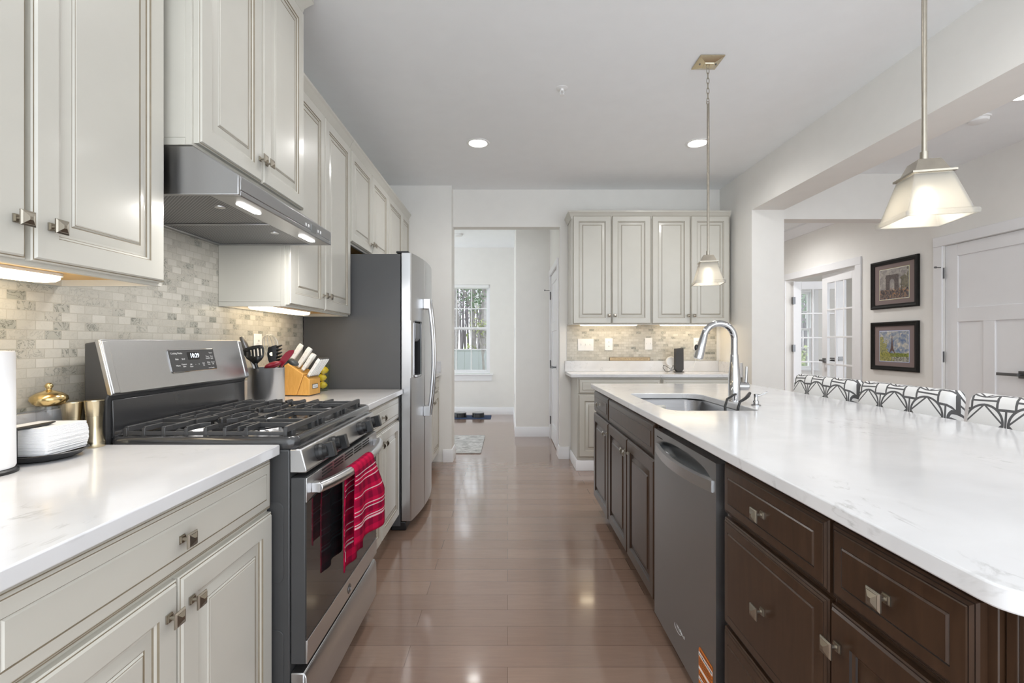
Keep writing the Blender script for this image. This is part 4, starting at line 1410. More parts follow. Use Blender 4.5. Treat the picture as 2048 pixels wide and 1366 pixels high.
# ================================================================== pendants
def pendant(label, cx, cy, canopy_dy=0.0):
    t = thing('pendant_light', label, 'pendant lamp', (cx, cy, CZ), group='island pendants')
    R = Matrix.Translation((cx, cy, 0)) @ Matrix.Rotation(radians(-14), 4, 'Z')
    def sq(h, z): return [(-h, -h, z), (h, -h, z), (h, h, z), (-h, h, z)]
    Rc = Matrix.Translation((cx, cy, 0))
    m = MB(Rc).rings([sq(0.068, CZ - 0.0005), sq(0.068, CZ - 0.006), sq(0.062, CZ - 0.009), sq(0.026, CZ - 0.020), sq(0.024, CZ - 0.024)])
    cn = build('canopy', m, M_gold, t, smooth=20)
    for sx in (-1, 1):
        build('screw', MB(Rc).ball((sx * 0.046, 0, CZ - 0.014), 0.005, n=10, k=6), M_hinge, cn)
    m = MB(Rc)
    m.tube([(0.009 * cos(a), 0, CZ - 0.030 + 0.009 * sin(a)) for a in [2 * pi * i / 16 for i in range(16)]], 0.0022, 6, closed=True)
    n = 7
    z = CZ - 0.036
    for k in range(n):
        zc_ = z - 0.0155 - k * 0.0285
        pts = []
        for i in range(16):
            a = 2 * pi * i / 16
            px, pz = 0.0075 * cos(a), 0.0185 * sin(a)
            pts.append((px, 0, zc_ + pz) if k % 2 == 0 else (px * 0.6, px * 0.8, zc_ + pz))
        m.tube(pts, 0.0018, 6, closed=True)
    build('chain', m, M_nickel, t)
    zr = CZ - 0.036 - n * 0.0285 - 0.004
    m = MB(Rc).cyl((0, 0, zr), (0, 0, 1.712), 0.0055, 12)
    m.tube([(0.008 * cos(a), 0, zr + 0.006 + 0.008 * sin(a)) for a in [2 * pi * i / 16 for i in range(16)]], 0.002, 6, closed=True)
    m.tube([(0.0075, 0.002, zr + 0.01), (0.0075, 0.002, 1.9), (0.0075, 0.002, 1.715)], 0.0026, 8)
    m.cyl((0, 0, 1.735), (0, 0, 1.708), 0.009, 14)
    build('rod', m, M_nickel, t)
    m = MB(R).rings([sq(0.022, 1.710), sq(0.026, 1.708), sq(0.040, 1.674), sq(0.050, 1.672), sq(0.050, 1.667), sq(0.03, 1.667)])
    build('cap', m, M_nickel, t, smooth=20)
    def shade_rings(off):
        return [sq(0.044 - off, 1.6665), sq(0.071 - off, 1.560), sq(0.072 - off, 1.556)]
    m = MB(R)
    m.rings([sq(0.042, 1.6665), sq(0.045, 1.664), sq(0.0725, 1.562), sq(0.080, 1.559), sq(0.082, 1.554), sq(0.081, 1.5455), sq(0.073, 1.5455), sq(0.0705, 1.552), sq(0.042, 1.660)], caps=False)
    sh = build('shade', m, M_frost, t, bevel=0.0015, smooth=20)
    m = MB(R).lathe([(0.001, 1.578), (0.012, 1.580), (0.022, 1.592), (0.024, 1.605), (0.018, 1.622), (0.013, 1.634), (0.001, 1.635)], (0, 0, 0), 24)
    build('bulb', m, M_bulb, t, smooth=60)
    build('socket', MB(R).cyl((0, 0, 1.6355), (0, 0, 1.6665), 0.015, 18), M_white, t)
    L = bpy.data.lights.new('pendant_bulb', 'POINT'); L.energy = PEND_W; L.shadow_soft_size = 0.025; L.color = (1.0, 0.90, 0.74)
    lo = bpy.data.objects.new('pendant_bulb', L); COL.objects.link(lo); lo.parent = t
    lo.location = (0, 0, 1.562 - CZ)
    return t
pendant('near pendant lamp with frosted square shade, at the right of the photo', 1.137, 1.297)
pendant('far pendant lamp with frosted square shade, hanging in front of the back wall cabinets', 1.139, 2.70)

# ================================================================== faucet and sink things
FX0, FY0_ = 1.165, 2.44
t = thing('faucet', 'polished chrome gooseneck pull-down faucet at the island sink', 'faucet', (FX0, FY0_, CT1))
z0 = CT1 + 0.0005
build('base', MB().lathe([(0.031, z0), (0.031, z0 + 0.006), (0.029, z0 + 0.008), (0.029, z0 + 0.12), (0.0225, z0 + 0.19), (0.019, z0 + 0.235), (0.018, z0 + 0.24), (0.001, z0 + 0.24)], (FX0, FY0_, 0), 28), M_chrome, t, smooth=50)
pts = [(FX0, FY0_, z0 + 0.238)]
ra = 0.083
zc_ = z0 + 0.315
for i in range(21):
    a = pi * i / 20 * 0.93
    pts.append((FX0 - ra + ra * cos(a), FY0_ - 0.02 * (i / 20), zc_ + ra * sin(a)))
e = Vector(pts[-1])
build('gooseneck', MB().tube(pts, 0.0165, 20), M_chrome, t, smooth=60)
d = (Vector(pts[-1]) - Vector(pts[-2])).normalized()
hd = MB().tube([e - d * 0.005, e + d * 0.012, e + d * 0.05, e + d * 0.095, e + d * 0.118], [0.0172, 0.0185, 0.0205, 0.0235, 0.0235], 22)
hd.tube([e + d * 0.118, e + d * 0.121], [0.019, 0.019], 22)
sp = build('spray_head', hd, M_chrome, t, smooth=50)
q = e + d * 0.062
build('spray_button', MB().ball((q.x - 0.023, q.y, q.z), 0.010, 0.009, 0.017, 12, 8), M_blk_pl, sp)
hz = z0 + 0.076
m = MB().cyl((FX0 + 0.015, FY0_, hz), (FX0 + 0.066, FY0_ - 0.004, hz), 0.0215, 24)
m.ball((FX0 + 0.066, FY0_ - 0.004, hz), 0.006, 0.0215, 0.0215, 20, 8)
hb = build('valve_body', m, M_chrome, t, smooth=50)
build('lever', MB().tube([(FX0 + 0.058, FY0_ - 0.003, hz + 0.015), (FX0 + 0.06, FY0_ - 0.003, hz + 0.05), (FX0 + 0.062, FY0_ - 0.004, hz + 0.10)], [0.007, 0.006, 0.0062], 14), M_chrome, hb)

t = thing('soap_dispenser', 'small chrome soap dispenser pump beside the faucet', 'soap dispenser', (1.185, 2.265, CT1))
c = (1.185, 2.265, 0)
build('base', MB().lathe([(0.022, z0), (0.022, z0 + 0.004), (0.012, z0 + 0.007), (0.013, z0 + 0.020), (0.008, z0 + 0.026), (0.009, z0 + 0.045), (0.0095, z0 + 0.055), (0.001, z0 + 0.056)], c, 22), M_chrome, t, smooth=50)
build('spout', MB().tube([(1.185, 2.265, z0 + 0.045), (1.205, 2.262, z0 + 0.05), (1.235, 2.257, z0 + 0.064)], [0.0058, 0.0045, 0.0035], 12), M_chrome, t)

t = thing('sink_caddy', 'black cord loops of a sink caddy hanging over the sink edge beside the faucet', 'sink caddy', (1.10, 2.33, 0.85))
m = MB()
m.tube([(1.055, 2.30, 0.868), (1.058, 2.31, 0.905), (1.075, 2.325, 0.938), (1.11, 2.345, 0.952), (1.15, 2.395, 0.954)], 0.0058, 10)
m.tube([(1.095, 2.262, 0.868), (1.098, 2.262, 0.905), (1.11, 2.268, 0.932), (1.14, 2.28, 0.945), (1.175, 2.32, 0.954), (1.198, 2.35, 0.964)], [0.0058, 0.0058, 0.006, 0.0075, 0.009, 0.0075], 10)
build('cord', m, M_blk_pl, t, smooth=60)
m = MB().box(1.005, 1.098, 2.235, 2.325, 0.80, 0.864)
build('pouch', m, M_blk_pl, t, bevel=0.01)
m = MB()
for i, (x, y) in enumerate(((1.0, 2.29), (1.022, 2.285), (1.04, 2.295))):
    m.tube([(x + 0.009 * cos(a), y, 0.872 + 0.008 * sin(a)) for a in [2 * pi * k / 12 for k in range(12)]], 0.003, 6, closed=True)
build('scrubber_loop', m, M_white, t)
s = build('sponge', MB().box(0.86, 0.925, 2.52, 2.545, 0.801, 0.846), plain('cream_sponge', srgb(222, 220, 212), 0.95, var=0.06, bmp=0.5, bscale=250), bevel=0.008)
s.rotation_euler.z = 0.3
# it hangs in a small wall holder
tag(s, 'small pale sponge held against the far side inside the sink', 'sponge')
s.location = (0.895, 2.783, 0.802)

# ================================================================== left counter things
zc0 = CT1 + 0.0005
t = thing('paper_towel_roll', 'white paper towel roll on a dark stand at the left edge of the photo', 'paper towel', (-1.200, 1.082, CT1))
c = (-1.200, 1.082, 0)
build('stand', MB().lathe([(0.062, zc0), (0.062, zc0 + 0.006), (0.058, zc0 + 0.010), (0.001, zc0 + 0.010)], c, 32), M_blk_pl, t)
build('roll', MB().lathe([(0.018, zc0 + 0.011), (0.055, zc0 + 0.011), (0.057, zc0 + 0.016), (0.0565, zc0 + 0.12), (0.056, zc0 + 0.277), (0.054, zc0 + 0.281), (0.018, zc0 + 0.281)], c, 40), M_paper, t, smooth=50)
build('rod', MB().cyl((c[0], c[1], zc0 + 0.281), (c[0], c[1], zc0 + 0.31), 0.006, 12), M_blk_pl, t)

t = thing('napkin_holder', 'black napkin dish with a flat holding arm on the left countertop', 'napkin holder', (-1.225, 1.245, CT1))
nc = (-1.205, 1.235)
def ell(a, b, z): return [(nc[0] + a * cos(2 * pi * i / 32), nc[1] + b * sin(2 * pi * i / 32), z) for i in range(32)]
m = MB().rings([ell(0.05, 0.055, zc0), ell(0.070, 0.075, zc0 + 0.006), ell(0.088, 0.093, zc0 + 0.020), ell(0.086, 0.091, zc0 + 0.022), ell(0.070, 0.074, zc0 + 0.012), ell(0.02, 0.03, zc0 + 0.010)], caps=True)
build('dish', m, M_blk_pl, t, smooth=60)
m = MB().tube([(-1.195, 1.145, 1.004), (-1.192, 1.18, 1.004), (-1.19, 1.22, 1.005), (-1.188, 1.245, 1.008)], [0.011, 0.012, 0.012, 0.005], 10, flat=0.35)
m.box(-1.205, -1.19, 1.146, 1.154, zc0 + 0.02, 1.004)
build('arm', m, M_blk_pl, t, smooth=60)
t = thing('napkin_stack', 'thick stack of folded white paper napkins in the black dish', 'napkins', (-1.225, 1.25, 0.93))
rr = random.Random(5)
m = MB(Matrix.Translation((-1.212, 1.240, 0)) @ Matrix.Rotation(radians(4), 4, 'Z'))
z = zc0 + 0.017
for i in range(26):
    h = 0.0027
    w = 0.061 + rr.uniform(-0.0006, 0.0006) + 0.004 * sin(i / 25 * pi); l = 0.063 + rr.uniform(-0.0006, 0.0006) + 0.004 * sin(i / 25 * pi)
    ox, oy = rr.uniform(-0.0006, 0.0006), rr.uniform(-0.0006, 0.0006)
    m.prism(rrect(-w + ox, w + ox, -l + oy, l + oy, 0.006, 3), 'z', z, z + h - 0.0001)
    z += h
build('napkin_layers', m, M_paper, t, bevel=0.0006)

t = thing('pepper_mill', 'brass domed pepper mill with a clear body behind the napkins', 'pepper mill', (-1.262, 1.375, CT1))
c = (-1.274, 1.320, 0)
build('glass_body', MB().lathe([(0.026, zc0), (0.028, zc0 + 0.01), (0.026, zc0 + 0.06), (0.027, zc0 + 0.125), (0.001, zc0 + 0.125)], c, 28), M_glass, t, smooth=50)
build('peppercorns', MB().lathe([(0.001, zc0 + 0.012), (0.022, zc0 + 0.012), (0.021, zc0 + 0.06), (0.001, zc0 + 0.065)], c, 20), plain('amber_spice', (0.30, 0.10, 0.015), 0.6, var=0.3, scale=200), t)
build('dome', MB().lathe([(0.026, zc0 + 0.1255), (0.034, zc0 + 0.131), (0.0415, zc0 + 0.142), (0.040, zc0 + 0.151), (0.028, zc0 + 0.161), (0.012, zc0 + 0.167), (0.006, zc0 + 0.170), (0.006, zc0 + 0.173), (0.009, zc0 + 0.178), (0.009, zc0 + 0.183), (0.005, zc0 + 0.188), (0.001, zc0 + 0.189)], c, 36), M_brass, t, smooth=60)

def shaker(label, c, r, h, foot):
    t = thing('spice_shaker', label, 'shaker', (c[0], c[1], CT1), group='gold shakers')
    c = (c[0], c[1], 0)
    build('body', MB().lathe([(r * 1.08, zc0), (r * 1.12, zc0 + 0.006), (r * 1.05, zc0 + 0.018), (r * 0.86, zc0 + 0.035), (r * 0.80, zc0 + 0.06), (r * 0.84, zc0 + h * 0.66), (0.001, zc0 + h * 0.66)], c, 32), foot, t, smooth=60)
    build('lid', MB().lathe([(r * 0.85, zc0 + h * 0.662), (r * 0.86, zc0 + h * 0.68), (r * 0.99, zc0 + h * 0.97), (r * 1.02, zc0 + h * 0.985), (r * 1.0, zc0 + h), (r * 0.5, zc0 + h), (r * 0.3, zc0 + h * 0.985), (0.001, zc0 + h * 0.985)], c, 32), M_gold, t, smooth=40)
    return t
shaker('wide pale gold shaker in the middle, half hidden by the napkins', (-1.250, 1.367), 0.0285, 0.131, M_gold)
shaker('slim flared gold shaker closest to the range', (-1.195, 1.374), 0.0235, 0.135, M_gold)

# ================================================================== far left counter things
cc = (-1.160, 2.285)
t = thing('utensil_crock', 'round stainless utensil crock beside the range', 'utensil holder', (cc[0], cc[1], CT1))
zb_ = zc0
build('pot', MB().lathe([(0.078, zb_), (0.081, zb_ + 0.004), (0.081, zb_ + 0.176), (0.083, zb_ + 0.180), (0.079, zb_ + 0.180), (0.078, zb_ + 0.012), (0.001, zb_ + 0.010)], (cc[0], cc[1], 0), 48), M_steel_v, t, smooth=40)
zr_ = zb_ + 0.012
def P2(px, py, y):
    d = 950.0 / y
    return Vector(((px - 1015) / d, y, H + (684.5 - py) / d))
# slotted turner
t = thing('slotted_turner', 'black slotted turner standing in the crock', 'turner', (-1.21, 2.25, 0.93))
yT = 2.250
m = MB()
out_ = [P2(a, b, yT) for a, b in ((485.5, 700), (490, 697), (498, 693.5), (510, 691), (519, 690), (525, 690.5), (527.5, 696), (528, 706), (527, 714), (523, 720), (517, 725), (514, 729), (508, 729), (503, 724), (494, 718), (488.5, 710))]
holes = []
for a in ((492.5, 704, 497, 715), (500, 700, 503.5, 712), (506.5, 699, 510, 713), (513.5, 697, 517.5, 712), (521, 697, 524, 711)):
    holes.append([P2(a[0], a[1], yT), P2(a[2], a[1], yT), P2(a[2] + 1, a[3], yT), P2(a[0] + 1.5, a[3], yT)])
bm = bmesh.new(); ed = []
for lp in [out_] + holes:
    vs = [bm.verts.new(p) for p in lp]
    ed += [bm.edges.new((vs[i], vs[(i + 1) % len(vs)])) for i in range(len(vs))]
bmesh.ops.triangle_fill(bm, use_beauty=True, edges=ed)
bm.verts.index_update()
m.v = [v.co.copy() for v in bm.verts]; m.f = [[v.index for v in f.verts] for f in bm.faces]; m.m = [0] * len(m.f); bm.free()
b = build('head', m, M_blk_pl, t, solid=0.004)
build('handle', MB().tube([P2(511, 727, yT), P2(514.5, 738, yT), Vector((-1.175, 2.27, zr_ + 0.01))], [0.008, 0.007, 0.007], 10), M_blk_pl, t)
# grey mesh-grip tool
t = thing('kitchen_tongs', 'grey tongs with a patterned grip standing at the left in the crock', 'tongs', (-1.22, 2.31, 0.93))
b = build('grip', MB().tube([P2(483, 674, 2.31), P2(487, 684, 2.31), P2(493, 698, 2.31), P2(500, 716, 2.31)], [0.010, 0.014, 0.014, 0.010], 12), M_hinge, t, smooth=60)
build('arm', MB().tube([P2(499, 714, 2.31), P2(508, 735, 2.31), Vector((-1.18, 2.30, zr_ + 0.012))], [0.008, 0.007, 0.006], 8), M_steel, t)
# whisk
t = thing('whisk', 'wire balloon whisk standing in the crock', 'whisk', (-1.15, 2.33, 0.93))
yW = 2.330
base_, top_ = P2(549, 728, yW), P2(536, 669, yW)
ax = (top_ - base_); Lw = ax.length; ax.normalize()
sx_ = Vector((ax.z, 0, -ax.x)).normalized()
m = MB()
for k in range(6):
    a = pi * k / 6
    dirn = sx_ * cos(a) + Vector((0, 1, 0)) * sin(a) * 0.55
    pts = []
    for i in range(25):
        s = -1 + 2 * i / 24
        w = 0.055 * (1 - abs(s) ** 2.4) ** 0.5 if True else 0
        # teardrop loop: up one side, over the top, down the other
        ang = pi * (i / 24)
        h = sin(ang) ** 0.8
        pts.append(base_ + ax * Lw * h + dirn * 0.062 * (-cos(ang)) * (h ** 0.7))
    m.tube(pts, 0.0011, 5)
build('wires', m, M_steel, t)
build('handle', MB().tube([base_ + ax * 0.01, base_ - ax * 0.05, Vector((-1.13, 2.315, zr_ + 0.012))], [0.007, 0.009, 0.009], 10), M_steel, t)
# pasta fork
t = thing('pasta_fork', 'black toothed pasta fork standing in the crock', 'pasta fork', (-1.11, 2.28, 0.93))
yP = 2.295
m = MB()
C_ = [P2(a, b, yP) for a, b in ((537, 695), (545, 692), (553, 690), (557, 693), (556, 703), (555, 713), (552, 722), (547, 729), (541, 729), (537, 720), (535, 708))]
m.add([p + Vector((0, -0.004, 0)) for p in C_] + [p + Vector((0, 0.004, 0)) for p in C_], [tuple(range(11)), tuple(range(11, 22))] + [(i, (i + 1) % 11, 11 + (i + 1) % 11, 11 + i) for i in range(11)])
for py in (693, 700, 707, 714, 720):
    m.tube([P2(554, py + 1, yP), P2(560, py - 1, yP - 0.01), P2(563.5, py - 2.5, yP - 0.03)], [0.006, 0.005, 0.003], 8)
fk = build('head', m, M_blk_pl, t)
build('center_hole', MB().cyl(P2(543, 708, yP - 0.0055), P2(543, 708, yP - 0.004), 0.009, 16), M_gold, fk)
build('handle', MB().tube([P2(545, 726, yP), P2(547, 740, yP), Vector((-1.14, 2.29, zr_ + 0.012))], [0.008, 0.007, 0.007], 10), M_blk_pl, t)
# red spatula and spoon
t = thing('spatula', 'dark red silicone spatula leaning right in the crock', 'spatula', (-1.08, 2.27, 0.93))
yS = 2.265
rs = []
for (cx_, cy_, w) in ((560, 733, 4.0), (564, 725, 5.5), (570, 717, 6.5), (577, 709, 6.5), (583, 703.5, 5.0), (587.5, 700.5, 1.0)):
    c0 = P2(cx_, cy_, yS)
    dr = Vector((0.62, 0, 0.78)).normalized()
    nn = Vector((dr.z, 0, -dr.x)) * w / 420
    rs.append([c0 - nn - Vector((0, .003, 0)), c0 + nn - Vector((0, .003, 0)), c0 + nn + Vector((0, .003, 0)), c0 - nn + Vector((0, .003, 0))])
build('blade', MB().rings(rs), M_red, t, smooth=50)
build('handle', MB().tube([P2(561, 731, yS), P2(557, 741, yS), Vector((-1.13, 2.27, zr_ + 0.012))], [0.006, 0.006, 0.006], 10), M_wood_in, t)
t = thing('serving_spoon', 'dark red silicone spoon lying low over the crock rim', 'spoon', (-1.12, 2.22, 0.93))
c0 = P2(546, 730, 2.245)
m = MB().ball((c0.x, c0.y, c0.z), 0.040, 0.022, 0.016, 20, 10)
m.v = [Vector((p.x, p.y, p.z + (p.x - c0.x) * 0.28)) for p in m.v]
build('bowl', m, M_red, t, smooth=60)
build('handle', MB().tube([c0 + Vector((-0.03, 0.003, -0.010)), Vector((-1.19, 2.27, 1.06)), Vector((-1.17, 2.29, zr_ + 0.012))], [0.006, 0.006, 0.006], 10), M_wood_in, t)
t = thing('ladle', 'dark grey ladle bowl leaning towards the knife block', 'ladle', (-1.05, 2.33, 0.93))
c0 = P2(585, 724, 2.33)
m = MB().ball((c0.x, c0.y, c0.z), 0.030, 0.024, 0.017, 20, 10)
m.v = [Vector((p.x, p.y, p.z - (p.x - c0.x) * 0.42)) for p in m.v]
build('bowl', m, plain('dark_grey_nylon', (0.06, 0.062, 0.058), 0.4, var=0.05), t, smooth=60)
build('handle', MB().tube([c0 + Vector((-0.022, 0, 0.0)), Vector((-1.095, 2.32, 1.105)), Vector((-1.13, 2.31, zr_ + 0.012))], [0.006, 0.006, 0.006], 10), M_blk_pl, t)

# knife block
def make_blockwood():
    m, nt, bs = new_mat('honey_wood')
    f = noise(nt, coords(nt), 10.0, 4.0, 1.2, stretch=(5, 5, 1))
    nt.links.new(ramp(nt, f, ((0.3, srgb(214, 158, 78)), (0.7, srgb(230, 178, 98)))), bs.inputs['Base Color'])
    bs.inputs['Roughness'].default_value = 0.4
    return m
M_block = make_blockwood()
KM = frame_M((-1.302, 2.735, zc0 + 0.004), radians(-4))     # local x out from the wall, y across
t = thing('knife_block', 'honey-coloured wooden knife block beside the crock', 'knife block')
t.matrix_basis = KM; WM[t] = KM
KW = 0.066
m = MB(KM).prism([(0.0, 0), (0.125, 0), (0.165, 0.118), (0.055, 0.190), (0.0, 0.165)], 'y', -KW, KW)
build('block', m, M_block, t, bevel=0.004)
m = MB(KM).prism([(0.1265, 0), (0.200, 0), (0.200, 0.088), (0.166, 0.112)], 'y', -KW, KW)
bk = build('front_block', m, M_block, t, bevel=0.003)
Mp = KM @ Matrix(((0, 0, 1, 0.2002), (1, 0, 0, 0), (0, 1, 0, 0.047), (0, 0, 0, 1)))
build('label_frame', MB(Mp).prism(rrect(-0.034, 0.034, -0.0135, 0.0135, 0.003), 'z', 0, 0.001), M_nickel, bk)
build('label_plate', MB(Mp).prism(rrect(-0.030, 0.030, -0.010, 0.010, 0.008), 'z', 0.001, 0.0016), M_white, bk)
text('label_text', 'Cuisinart', 0.011, Mp @ Matrix.Translation((0, 0, 0.0017)), M_hinge, bk, 0.0001)
for x in (0.02, 0.18):
    for y in (-0.05, 0.05):
        build('foot', MB(KM).cyl((x, y, -0.0035), (x, y, 0), 0.007, 10), M_blk_pl, t)
kd = Vector((0.55, 0, 0.835)).normalized()       # knives leave the block up and forward
ku = Vector((-kd.z, 0, kd.x))
def knife(label, s, y, L, w, th, steak=False):
    """s: distance from the front edge of the slanted face"""
    base = Vector((0.165, y, 0.118)) + Vector((-0.11, 0, 0.072)).normalized() * s if not steak else Vector((0.183, y, 0.1005))
    base = base + kd * 0.0022
    t = thing('kitchen_knife' if not steak else 'steak_knife', label, 'knife', group='white-handled knives in the block')
    Mk = KM @ Matrix(((kd.x, 0, ku.x, base.x), (0, 1, 0, base.y), (kd.z, 0, ku.z, base.z), (0, 0, 0, 1)))
    t.matrix_basis = Mk; WM[t] = Mk
    h = w / 2
    def rg(x, z0, z1, k=1.0): return [(x, -th / 2 * k, z0), (x, th / 2 * k, z0), (x, th / 2 * k, z1), (x, -th / 2 * k, z1)]
    m = MB(Mk).rings([rg(0.010, -h * 0.9, h * 0.9), rg(0.03, -h * 0.85, h), rg(L * 0.5, -h, h * 0.9), rg(L * 0.85, -h * 1.15, h), rg(L, -h * 1.1, h * 0.85, 0.8)])
    hb = build('handle', m, M_white, t, bevel=0.003)
    build('bolster', MB(Mk).rings([rg(0.0, -h * 0.8, h * 0.8, 0.7), rg(0.0095, -h * 0.9, h * 0.9)]), M_chrome, t, bevel=0.001)
    m = MB(Mk)
    for k in (0.25, 0.5, 0.75):
        m.cyl((L * k, -th / 2 - 0.0006, 0), (L * k, th / 2 + 0.0006, 0), 0.0022, 8)
    build('rivets', m, M_steel, hb)
    if steak:
        build('end_cap', MB(Mk).box(L + 0.0003, L + 0.004, -th * 0.4, th * 0.4, -h, h * 0.8), M_hinge, hb, bevel=0.001)
    return t
knife('tallest white-handled knife, leftmost and rearmost in the block', 0.112, -0.040, 0.125, 0.026, 0.016)
knife('long white-handled knife right of the tallest one', 0.062, -0.036, 0.135, 0.026, 0.016)
knife('white-handled knife in the front left of the upper row', 0.026, -0.042, 0.115, 0.021, 0.014)
knife('white-handled knife in the middle of the upper row', 0.070, -0.004, 0.125, 0.024, 0.015)
knife('white-handled knife in the upper row right of the middle', 0.040, 0.018, 0.105, 0.021, 0.014)
knife('shortest white-handled knife at the right rear of the block', 0.060, 0.046, 0.095, 0.021, 0.014)
for i in range(6):
    knife(('steak knife at the near end of the front row', 'second steak knife of the front row from the near end', 'third steak knife of the front row from the near end', 'fourth steak knife of the front row from the near end', 'fifth steak knife of the front row from the near end', 'steak knife at the far end of the front row by the lemons')[i], 0, -0.053 + i * 0.0208, 0.122, 0.019, 0.0120, True)

# glass of lemons
gc = (-1.150, 2.955, 0)
t = thing('glass_vase', 'clear tapered glass holding lemons beside the refrigerator', 'glass vase', (gc[0], gc[1], CT1))
build('glass', MB().lathe([(0.030, zc0), (0.034, zc0 + 0.004), (0.046, zc0 + 0.165), (0.0445, zc0 + 0.165), (0.032, zc0 + 0.010), (0.001, zc0 + 0.008)], gc, 32), M_gl_tint, t, smooth=50)
for (dx, dy, z, r, lb) in ((0.002, -0.001, 0.036, 0.024, 'lemon at the bottom of the glass vase'), (-0.006, 0.004, 0.082, 0.026, 'lemon in the middle of the glass vase'), (0.007, -0.003, 0.128, 0.027, 'lemon on top in the glass vase')):
    m = MB().lathe([(0.001, -r * 1.22), (r * 0.2, -r * 1.12), (r * 0.62, -r * 0.82), (r, 0), (r * 0.62, r * 0.82), (r * 0.2, r * 1.12), (0.001, r * 1.25)], (gc[0] + dx, gc[1] + dy, zc0 + z), 20, axis='x')
    # squeeze the tips inside the glass
    m.v = [Vector((gc[0] + dx + (p.x - gc[0] - dx) * 0.95, p.y, p.z)) for p in m.v]
    tag(build('lemon', m, M_lemon, smooth=60), lb, 'lemon', 'lemons in the glass')

# ================================================================== back counter things
t = thing('wooden_sign', 'long narrow wooden sign with a line of dark lettering on the backsplash lip', 'sign', (1.272, YB - 0.02, 1.0225))
Msg = frame_M((1.272, YB - 0.0205, 1.0225), 0)
build('board', MB(Msg).box(-0.21, 0.21, 0.001, 0.012, 0, 0.037), plain('pale_pine', srgb(206, 184, 150), 0.6, var=0.06, stretch=(1, 8, 8)), t, bevel=0.002)
m = MB(Msg)
for a in ((-0.211, 0.211, -0.0005, 0.0009, 0.0355, 0.0375), (-0.211, 0.211, -0.0005, 0.0009, 0, 0.002), (-0.211, -0.206, -0.0005, 0.0009, 0, 0.0375), (0.208, 0.211, -0.0005, 0.0009, 0, 0.0375)): m.box(*a)
build('edge_line', m, M_wood_in, t)
text('lettering', 'I LOVE COMING HOME TO THE DOGGY HAPPY DANCE', 0.0175, Msg @ Matrix.Translation((0.0, 0.0008, 0.0185)) @ Matrix.Rotation(pi / 2, 4, 'X'), M_ink, t, 0.0002, sx=0.86)

t = thing('router', 'dark grey upright router standing on the back countertop', 'router', (1.72, 4.78, CT1))
Mr = frame_M((1.725, 4.78, zc0), radians(18))
build('body', MB(Mr).prism([(-0.048, 0.03), (-0.03, 0.008), (0.028, 0.008), (0.045, 0.03), (0.043, 0.245), (-0.046, 0.238)], 'y', -0.019, 0.019), plain('charcoal_plastic', (0.06, 0.06, 0.062), 0.5, var=0.05), t, bevel=0.004)
build('foot', MB(Mr).rings([[(0.06 * cos(a), 0.032 * sin(a), z) for a in [2 * pi * i / 24 for i in range(24)]] for z in (0, 0.006)]), M_blk_pl, t)
c_ = MB().tube([(1.70, 4.80, 0.945), (1.675, 4.81, 0.985), (1.655, 4.80, 0.94), (1.60, 4.79, 0.975), (1.572, 4.79, 0.985), (1.565, 4.78, 0.96), (1.585, 4.77, 0.925), (1.605, 4.77, 0.9185), (1.66, 4.78, 0.935), (1.70, 4.80, 0.95)], 0.0028, 6)
build('cable', c_, M_blk_pl, t, smooth=60)
t = thing('power_adapter', 'white round adapter with a thin cord behind the router', 'power adapter', (1.675, 4.86, CT1))
build('puck', MB().lathe([(0.001, -0.016), (0.045, -0.016), (0.05, -0.008), (0.05, 0.008), (0.045, 0.016), (0.001, 0.016)], (1.672, 4.87, zc0 + 0.106), 28, axis='y'), M_white, t, smooth=40)
build('stand', MB().box(1.650, 1.694, 4.84, 4.90, zc0, zc0 + 0.06), M_white, t, bevel=0.006)
build('cord', MB().tube([(1.70, 4.86, 0.955), (1.76, 4.80, 0.925), (1.81, 4.79, 0.918), (1.82, 4.80, 0.955), (1.86, 4.84, 0.958), (1.90, 4.86, 0.955), (1.94, 4.90, 1.02), (1.972, 4.938, 1.15)], 0.0016, 6), M_white, t, smooth=60)

